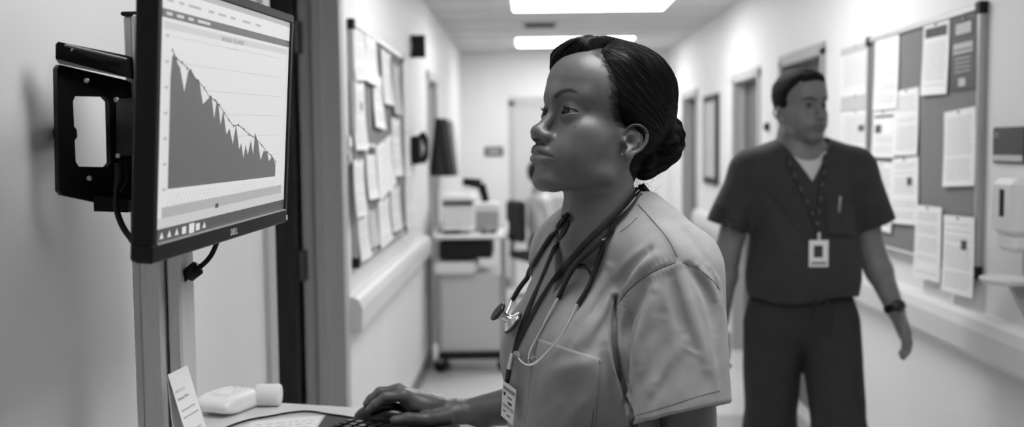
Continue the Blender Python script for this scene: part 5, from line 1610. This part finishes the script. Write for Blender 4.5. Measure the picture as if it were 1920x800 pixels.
# ---- lanyard with badge
ly = empty('badge_lanyard', PD(960, 740, 1.5), 'black lanyard with an identity badge hanging down the woman\'s front', 'lanyard')
LO = []
lp, lr = on_path([c6(326, 134), c6(300, 180), c6(272, 235), c6(240, 310), c6(212, 375), c6(180, 455), c6(155, 530), c6(148, 560)], .0022)
mbl = MB().tube(lp, .0048, 8, flat=(.15, 1.0), ref=lr)
lp2, lr2 = on_path([c6(552, 22), c6(500, 80), c6(440, 140), c6(390, 190), c6(340, 245), c6(290, 305), c6(240, 380), c6(200, 450), c6(165, 515), c6(150, 560)], .0035)
mbl.tube(lp2, .0048, 8, flat=(.15, 1.0), ref=lr2)
bk = spline([tuple(lp[0]), *round_neck([tw(-.085, -.0, 1.38), tw(-.072, -.05, 1.395), tw(-.03, -.09, 1.40), tw(.03, -.09, 1.40), tw(.07, -.06, 1.40)], .003), tuple(lp2[0])], 4)
mbl.tube(bk, .0045, 8, flat=(.2, 1.0))
LO.append(mbl.build('ribbon', ribbon, ly))
a, _ = on_w(*c6(148, 560), .004); b, _ = on_w(*c6(139, 612), .005); c_, _ = on_w(*c6(134, 655), .006)
LO.append(MB().tube([a, b], .0036, 8, flat=(1, .6)).build('crimp', steel, ly))
LO.append(MB().tube([b, c_], .0042, 8, flat=(1, .5)).build('strap_clip', rubber, ly))
LO.append(MB().tube([c_ + Vector((.002, 0, .004)), c_ - Vector((.003, 0, .012))], .0030, 8, flat=(1, .4)).build('clip', steel, ly))
dB = min(on_w(*c6(x_, y_), 0)[0].y for x_, y_ in ((112, 655), (150, 683), (141, 790), (108, 760), (128, 720)) if on_w(*c6(x_, y_), 0)[0] is not None) - .003
q = [PD(*c6(110, 650), dB + .004), PD(*c6(153, 680), dB - .006), PD(*c6(142, 797), dB - .008), PD(*c6(103, 762), dB + .002)]
card = mat('badge_card', .85, rough=.3, coat=.4); ink = mat('ink_dark', .04, rough=.6); ink2 = mat('ink_grey', .28, rough=.6)
bn = (q[1] - q[0]).cross(q[3] - q[0]).normalized()
if bn.dot(C0 - q[0]) < 0: bn = -bn
def quad_box(q, t, n): return ([tuple(p) for p in q] + [tuple(p - n * t) for p in q], [(0, 1, 2, 3), (7, 6, 5, 4), (0, 4, 5, 1), (1, 5, 6, 2), (2, 6, 7, 3), (3, 7, 4, 0)])
badge = MB().add(*quad_box(q, .0016, bn)).build('badge', card, ly); LO.append(badge)
def bq(u0, v0, u1, v1):
    f = lambda u, v: (q[0] * (1 - u) + q[1] * u) * (1 - v) + (q[3] * (1 - u) + q[2] * u) * v + bn * .0004
    return [f(u0, v0), f(u1, v0), f(u1, v1), f(u0, v1)]
mi = MB(); mg = MB()
mg.add(*quad_box(bq(.06, .10, .94, .20), .0003, bn)); mi.add(*quad_box(bq(.10, .12, .3, .17), .0003, bn))
mi.add(*quad_box(bq(.10, .26, .26, .36), .0003, bn)); mi.add(*quad_box(bq(.08, .60, .95, .615), .0003, bn)); mi.add(*quad_box(bq(.08, .65, .95, .665), .0003, bn))
for (u0, u1, v) in ((.4, .75, .33), (.45, .8, .46), (.5, .72, .50), (.15, .35, .77), (.45, .7, .83)): mi.add(*quad_box(bq(u0, v, u1, v + .035), .0003, bn))
mi.build('print', ink, badge); mg.build('print_band', ink2, badge)

# everything above was laid out in world space: bring the children into their roots' frames
def adopt(root, objs):
    inv = root.matrix_world.inverted() if root.rotation_euler.x or root.rotation_euler.z else Matrix.Translation(-root.location)
    for o in objs: o.matrix_basis = inv
adopt(w_root, w_hold); adopt(st_root, SO); adopt(ly, LO)
# ------------------------------------------------------------------ the man walking up the corridor
MD = 3.4
MX0 = PD(1505, 300, MD).x
skin_l = mat('skin_light', .18, rough=.5, attr='tone', var=.05, vscale=30)
scrub_d = mat('scrub_dark', .030, rough=.85, bump=.3, bscale=700, bdist=.0006, var=.12, vscale=18, sheen=.05)
pants_d = mat('trouser_dark', .026, rough=.85, bump=.3, bscale=700, var=.12, vscale=18)
eye_w2 = mat('eye_white_man', .2, rough=.15)
m_root = empty('person', (MX0, MD, 0), 'man in dark scrubs with a name badge, walking up the corridor', 'person')
MO = Vector((MX0, MD, 0)); MOn = np.array(MO)
def ml(px, py, f=0.0):      # pixel -> his local frame (x, f, z)
    p = PD(px, py, MD - f); return np.array((p.x - MX0, f, p.z))
def toW(V): return np.stack([V[:, 0], -V[:, 1], V[:, 2]], 1)     # local -> root frame
M_hold = []
MH = head_frame(Vector((0, 0, 0)), 113, 4, 1.03)
ho = PD(1499, 212, MD) - MO
MH = Matrix.Translation(ho) @ MH
MHL = Matrix.Diagonal((1, -1, 1, 1)) @ MH     # head mm -> (x, f, z)
MHi = MHL.inverted()
oM = {'lip': .72, 'neck': 56, 'jaw': 1.04, 'nose': .86, 'lid': 4.0}
sR = (np.array((-.178, 0, 1.375)), ml(1362, 480, -.02), ml(1350, 600, -.06))
sL = (np.array((.178, 0, 1.375)), ml(1634, 475, .0), ml(1679, 580, .06))
def m_torso(p, g=0.0):
    qa = p.copy(); qa[:, 0] = np.abs(p[:, 0])
    d = s_ell(p, (0, 0, 1.24), (.168 + g, .112 + g, .22 + g))
    d = smin(d, s_ell(p, (0, .012, 1.06), (.160 + g, .118 + g, .20 + g)), .06)
    d = smin(d, s_ell(p, (0, 0, .93), (.160 + g, .115 + g, .14 + g)), .06)
    d = smin(d, s_cap(qa, (0, -.01, 1.37), (.165, -.005, 1.378), .070 + g, .060 + g), .05)
    d = smin(d, s_cap(qa, (0, -.02, 1.46), (.15, -.01, 1.395), .048 + g, .045 + g), .05)
    return d
def m_arm(p, a):
    d = s_cap(p, a[0], a[1], .054, .043)
    return smin(d, s_chain(p, [a[1], a[1] + (a[2] - a[1]) * .3, a[2]], [.043, .043, .029], .02), .02)
def m_hand(p, a, sgn):
    w = a[2]; dr = a[2] - a[1]; dr = dr / np.linalg.norm(dr); dr = dr + np.array((0, .15, -.2)); dr /= np.linalg.norm(dr)
    fw = np.array((0, 1.0, 0)); fw -= dr * (fw @ dr); fw /= np.linalg.norm(fw)         # palm width direction
    pn = np.cross(dr, fw) * 1.0
    if pn[0] * sgn > 0: pn = -pn                                                      # palm faces the thigh
    d = s_ecap(p, w, w + dr * .085, (.028, .026), (.040, .020), fw)
    for i, (o_, l_) in enumerate(((.030, .075), (.011, .083), (-.009, .077), (-.027, .062))):
        b = w + dr * .085 + fw * o_
        c1 = b + dr * l_ * .45 + pn * .006 + fw * .004; c2 = c1 + (dr * .85 + pn * .5) * l_ * .32; c3 = c2 + (dr * .55 + pn * .8) * l_ * .26
        d = smin(d, s_chain(p, [b, c1, c2, c3], [.0105, .0098, .0092, .0082], .003), .004)
    b = w + dr * .030 + fw * .030
    d = smin(d, s_chain(p, [b, b + dr * .035 + fw * .022 + pn * .012, b + dr * .066 + fw * .022 + pn * .020, b + dr * .088 + fw * .014 + pn * .024], [.015, .0125, .0108, .009], .004), .012)
    return d
def m_body(p):
    d = m_torso(p, -.008)
    d = smin(d, m_arm(p, sR), .03); d = smin(d, m_arm(p, sL), .03)
    d = smin(d, s_cap(p, (0, -.01, 1.42), np.array(MHL @ Vector((0, -22, -70))), .066, .056), .04)
    return d
def m_head(p): return smin(head_sdf(xf(MHi, p), oM) * .00103, m_body(p), .02)
V1, Q1 = sdf_mesh(m_head, (ho.x - .13, -.16, 1.44), (ho.x + .13, .16, 1.80), .0038)
V2, Q2 = sdf_mesh(m_head, (-.40, -.2, .84), (.42, .25, 1.448), .008)
Vs_, Qs_ = [V1, V2], [Q1, Q2]
for a, sg in ((sR, -1), (sL, 1)):
    fn = lambda p: smin(m_hand(p, a, sg), m_arm(p, a), .012)
    lo = np.minimum(a[2], a[2] + (a[2] - a[1]) * .9) - .075; hi = np.maximum(a[2], a[2] + (a[2] - a[1]) * .4) + .075
    v, q = sdf_mesh(fn, lo, hi, .0032); Vs_.append(v); Qs_.append(q)
off = 0; qq = []
for v, q in zip(Vs_, Qs_): qq.append(q + off); off += len(v)
V = np.concatenate(Vs_); Q = np.concatenate(qq)
hm_ = xf(MHi, V); ax_m = np.abs(hm_[:, 0]); q_ = np.stack([ax_m, hm_[:, 1], hm_[:, 2]], 1)
tn = 1 + .05 * vnoise(V, 60, 61)
bd = s_chain(q_, [(13, 98, 32), (30, 92, 38), (50, 78, 35)], [3.6, 3.8, 2.2]); tn *= 1 - .85 * sstep(-bd, -2, 1.5)
tn *= 1 - .35 * sstep(-s_ell(q_, (31, 88, 18), (17, 14, 11)), -4, 4)
tn *= 1 - .22 * sstep(-s_ell(q_, (0, 70, -66), (52, 45, 36)), -8, 8)            # shaved beard shadow of the skin
tn *= 1 - .3 * sstep(-s_ell(q_, (0, 98, -51), (26, 14, 8)), -3, 2)
link('body', np_mesh('body', toW(V), Q[:, ::-1], tone=tn), skin_l, m_root)
MTv, MTq = V, Q
eye_meshes(oM, MH, (-.15, 1, 0), m_root, [eye_w2, iris_m, pupil_m])
def m_hair(p):
    x, f, z = p[:, 0], p[:, 1], p[:, 2]; ax = np.abs(x)
    F = np.interp(z, [-40, -15, 0, 20, 40, 60, 80, 98, 110, 140], [-50, -30, 14, 28, 34, 44, 64, 78, 88, 88])
    s = np.maximum(F - f, np.where(ax < 44, z - (90 - .003 * x * x), -50))
    t = -3 + 13 * np.clip(s / 24, 0, 1) ** .7 * (.6 + .4 * sstep(z, 40, 110)) + 1.2 * vnoise(p, .3, 5)
    return cran(p, {}) - t
HV, HQ = sdf_mesh(m_hair, (-100, -120, -60), (100, 120, 160), 3.0)
link('hair', np_mesh('hair', xf(MH, HV), HQ[:, ::-1]), mat('hair_short', .008, rough=.75, spec=.15, bump=.6, bscale=400, bdist=.002), m_root)
def m_shirt(p):
    d = m_torso(p, .010)
    d = smin(d, s_ell(p, (0, .02, 1.04), (.185, .135, .16)), .05)
    for a, hp in ((sR, ml(1360, 425, 0)), (sL, ml(1641, 420, 0))):
        ax = hp - a[0]; L = math.sqrt(ax @ ax); ax = ax / L
        s = s_ecap(p, a[0], hp + ax * .05, (.070, .066), (.072, .068), (0, 1, 0)); hm = (p - hp) @ ax
        s = smax(s, hm, .004); inn = s_ecap(p, a[0], hp + ax * .08, (.058, .055), (.065, .061), (0, 1, 0)); s = smax(s, -np.maximum(inn, -hm - .05), .003)
        d = smin(d, s, .035)
    d = smax(d, ml(1505, 552)[2] + .012 * np.sin(p[:, 0] * 18) - p[:, 2], .004)
    inn = m_torso(p, .001); d = smax(d, -np.maximum(inn, p[:, 2] - 1.04), .003)
    for a, b, amp, w_ in (((-.10, .12, 1.20), (.02, .13, 1.00), .006, .014), ((.12, .12, 1.22), (.0, .13, 1.05), .006, .014), ((-.15, .09, 1.06), (.10, .13, 1.0), .006, .012),
                          ((-.13, .08, 1.30), (-.05, .12, 1.18), .005, .012), ((.13, .08, 1.31), (.07, .12, 1.2), .005, .012), ((.15, .08, 1.02), (-.05, .13, 1.06), -.005, .012), ((-.16, .05, 1.15), (-.11, .11, 1.0), .006, .012)):
        d = d - fold(p, np.array(a), np.array(b), amp, w_)
    d = d + .003 * vnoise(p * np.array((1, 1, .5)), 45, 71)
    v = (np.abs(p[:, 0] - .005) - np.clip(p[:, 2] - 1.345, 0, 1) * .62) * .85
    v = np.maximum(v, -p[:, 1]); hole = np.minimum(v, np.maximum(np.sqrt(p[:, 0] ** 2 + (p[:, 1] + .01) ** 2) - .078, 1.42 - p[:, 2]))
    return smax(d, -hole, .003)
V, Q = sdf_mesh(m_shirt, (-.42, -.2, .93), (.42, .25, 1.50), .006)
m_sh = link('shirt', np_mesh('shirt', toW(V), Q[:, ::-1]), scrub_d, m_root)
MSt = BVHTree.FromPolygons([Vector((v[0] + MO.x, -v[1] + MO.y, v[2])) for v in V], [tuple(q) for q in Q.tolist()])
def m_under(p):
    return smax(smax(m_torso(p, -.002), p[:, 2] - 1.425 - .3 * np.abs(p[:, 0]), .003), np.maximum(np.abs(p[:, 0]) - .075, 1.32 - p[:, 2]), .003)
V, Q = sdf_mesh(m_under, (-.12, -.0, 1.29), (.12, .22, 1.47), .006)
link('undershirt', np_mesh('undershirt', toW(V), Q[:, ::-1]), mat('undershirt_white', .6, rough=.9), m_root)
def m_pants(p):
    x = p[:, 0]
    d = s_ell(p, (0, 0, .93), (.172, .125, .15))
    a = s_chain(p, [(-.092, .0, .86), (-.095, -.03, .50), (-.09, -.26, .12)], [.102, .086, .075], .03)
    b = s_chain(p, [(.092, .01, .86), (.095, .13, .50), (.10, .20, .10)], [.102, .086, .075], .03)
    d = smin(d, np.minimum(a, b), .035)
    d = smax(d, p[:, 2] - 1.02, .004); d = smax(d, .055 - p[:, 2], .004)
    for u, v, amp, w_ in (((-.02, .13, .86), (-.15, .09, .78), .006, .014), ((.02, .13, .84), (.15, .10, .76), .006, .014), ((-.04, .10, .72), (-.15, .08, .66), .006, .014), ((.05, .13, .70), (.16, .12, .62), -.006, .014), ((.09, .17, .80), (.09, .22, .52), .005, .015)):
        d = d - fold(p, np.array(u), np.array(v), amp, w_)
    return d + .0035 * vnoise(p * np.array((1, 1, .4)), 45, 81)
V, Q = sdf_mesh(m_pants, (-.25, -.4, .03), (.25, .35, 1.05), .009)
link('trousers', np_mesh('trousers', toW(V), Q[:, ::-1]), pants_d, m_root)
dsm = MB()
dsm.tube(spline([(.02, -.142, 1.0), (.0, -.158, .965), (-.012, -.158, .93), (-.016, -.155, .895)], 4), .004, 6); dsm.tube(spline([(.022, -.142, 1.0), (.045, -.158, .96), (.058, -.156, .92), (.055, -.152, .88)], 4), .004, 6)
dsm.build('drawstring', mat('cord_dark', .012, rough=.8), m_root)
for (x, f, z) in ((-.09, -.26, 0), (.10, .20, 0)):
    def shoe(p):
        q = p - np.array((x, f, z)); d = smin(s_ell(q, (0, .06, .04), (.048, .10, .045)), s_ell(q, (0, -.06, .05), (.040, .065, .055)), .03)
        return smax(d, -q[:, 2] + .002, .004)
    V, Q = sdf_mesh(shoe, (x - .1, f - .2, -.01), (x + .1, f + .22, .14), .008)
    link('shoe', np_mesh('shoe', toW(V), Q[:, ::-1]), blk2, m_root)
# watch
wv = sL[2] + (sL[1] - sL[2]) * .04; dr = (sL[1] - sL[2]); dr /= np.linalg.norm(dr)
wc = Vector((wv[0], -wv[1], wv[2])); dW = Vector((dr[0], -dr[1], dr[2]))
T = Matrix.Translation(wc) @ Vector((0, 0, 1)).rotation_difference(dW).to_matrix().to_4x4()
watch = empty('wristwatch', MO + wc, 'black wristwatch on the walking man\'s left wrist', 'watch')
Tl = Vector((0, 0, 1)).rotation_difference(dW).to_matrix().to_4x4()
MB().lathe([(.0330, -.012), (.0360, -.010), (.0360, .010), (.0330, .012)], 28, Tl, cap=False).lathe([(.0330, .012), (.0318, 0), (.0330, -.012)], 28, Tl, cap=False).build('strap', blk, watch)
MB().lathe([(.019, 0), (.020, .004), (.018, .009), (.001, .009)], 24, Tl @ Matrix.Translation((.0, -.035, 0)) @ Matrix.Rotation(PI / 2, 4, 'X')).build('case', mat('watch_case_dark', .03, rough=.3, metal=.3), watch)
# lanyard and badge
def on_m(px, py, off):
    r = ray(px, py); h = MSt.ray_cast(C0, r)
    if h[0] is None: return None, None
    nn = h[1] if h[1].dot(r) < 0 else -h[1]; return h[0] + nn * off, nn
ly2 = empty('badge_lanyard', PD(1530, 440, MD - .15), 'dark patterned lanyard with a white badge on the man\'s chest', 'lanyard'); LO2 = Vector(ly2.location)
b = MB(); pb2 = MB()
for pts in ([(1476, 296), (1488, 325), (1503, 358), (1518, 390), (1529, 415), (1533, 440)], [(1546, 292), (1545, 320), (1540, 350), (1536, 385), (1533, 415), (1533, 440)]):
    P = []; Rr = []
    for q in spline(pts, 4):
        p, nn = on_m(q[0], q[1], .004)
        if p is not None: P.append(p - LO2); Rr.append(nn)
    if len(P) > 2:
        b.tube(P, .0085, 8, flat=(.15, 1), ref=Rr)
        for k in range(1, len(P) - 2, 3): pb2.tube([P[k] + Rr[k] * .0016, P[k + 1] + Rr[k + 1] * .0016], .005, 6, flat=(.15, 1), ref=[Rr[k], Rr[k + 1]])
nkp = [Vector((x, -f, z)) + MO - LO2 for x, f, z in ((-.066, .045, 1.435), (-.078, -.01, 1.465), (-.05, -.075, 1.485), (0, -.09, 1.49), (.05, -.075, 1.485), (.078, -.01, 1.465), (.070, .045, 1.435))]
b.tube(spline(nkp, 4), .008, 8, flat=(.9, .25)); rb = b.build('ribbon', ribbon, ly2); pb2.build('ribbon_print', mat('ribbon_print', .07, rough=.7), rb)
bc = on_m(1533, 476, .010)[0] - LO2
MB().box((bc.x - .031, bc.y - .001, bc.z - .043), (bc.x + .031, bc.y + .002, bc.z + .043), bev=.003).build('badge', card, ly2)
MB().box((bc.x - .016, bc.y - .0025, bc.z - .012), (bc.x + .012, bc.y - .001, bc.z + .026)).build('badge_photo', ink, ly2)
MB().box((bc.x - .024, bc.y - .0025, bc.z - .036), (bc.x + .024, bc.y - .001, bc.z - .026)).build('badge_name', ink2, ly2)
MB().tube([bc + Vector((0, -.001, .043)), bc + Vector((0, .0, .068))], .006, 8, flat=(1, .5)).build('clip', steel, ly2)
# pocket and pen
pp = on_m(1571, 385, .004)[0]; pen = empty('pen', pp, 'pale pen clipped in the man\'s chest pocket', 'pen')
MB().tube([(.0, 0, -.022), (.004, -.002, .03)], .0042, 8).build('barrel', plast_g, pen); MB().tube([(.003, -.006, .004), (.004, -.006, .028)], .0016, 6).build('clip', steel, pen)
pk = MB(); vs = []
nu = 8
for j in range(nu + 1):
    for i in range(nu + 1):
        p, nn = on_m(1548 + 50 * i / nu, 378 + 5 * i / nu + 62 * j / nu, .003); vs.append(tuple(p - MO) if p else vs[-1])
pk.add(vs, [(j * (nu + 1) + i, j * (nu + 1) + i + 1, (j + 1) * (nu + 1) + i + 1, (j + 1) * (nu + 1) + i) for j in range(nu) for i in range(nu)], True)
pko = pk.build('pocket', scrub_d, m_root); md_ = pko.modifiers.new('solid', 'SOLIDIFY'); md_.thickness = .003; md_.offset = -1
# ------------------------------------------------------------------ light
w = bpy.data.worlds.new('world'); SC.world = w; w.use_nodes = True
bg = w.node_tree.nodes['Background']; bg.inputs[0].default_value = (1, 1, 1, 1); bg.inputs[1].default_value = .02
# lamp of the room beyond the far doorway
l = bpy.data.lights.new('far_room_lamp', 'AREA'); l.energy = 18; l.size = 1.2; lo = bpy.data.objects.new('far_room_lamp', l); COL.objects.link(lo); lo.location = (.4, YE + 1.2, ZC - .03)
SC.view_settings.view_transform = 'Standard'; SC.view_settings.look = 'None'; SC.view_settings.gamma = 1.0; SC.view_settings.use_curve_mapping = False
SC.view_settings.exposure = 0.35
SC.cycles.max_bounces = 8; SC.cycles.diffuse_bounces = 5; SC.cycles.glossy_bounces = 3
SC.cycles.use_denoising = True
SC.cycles.sample_clamp_indirect = 6
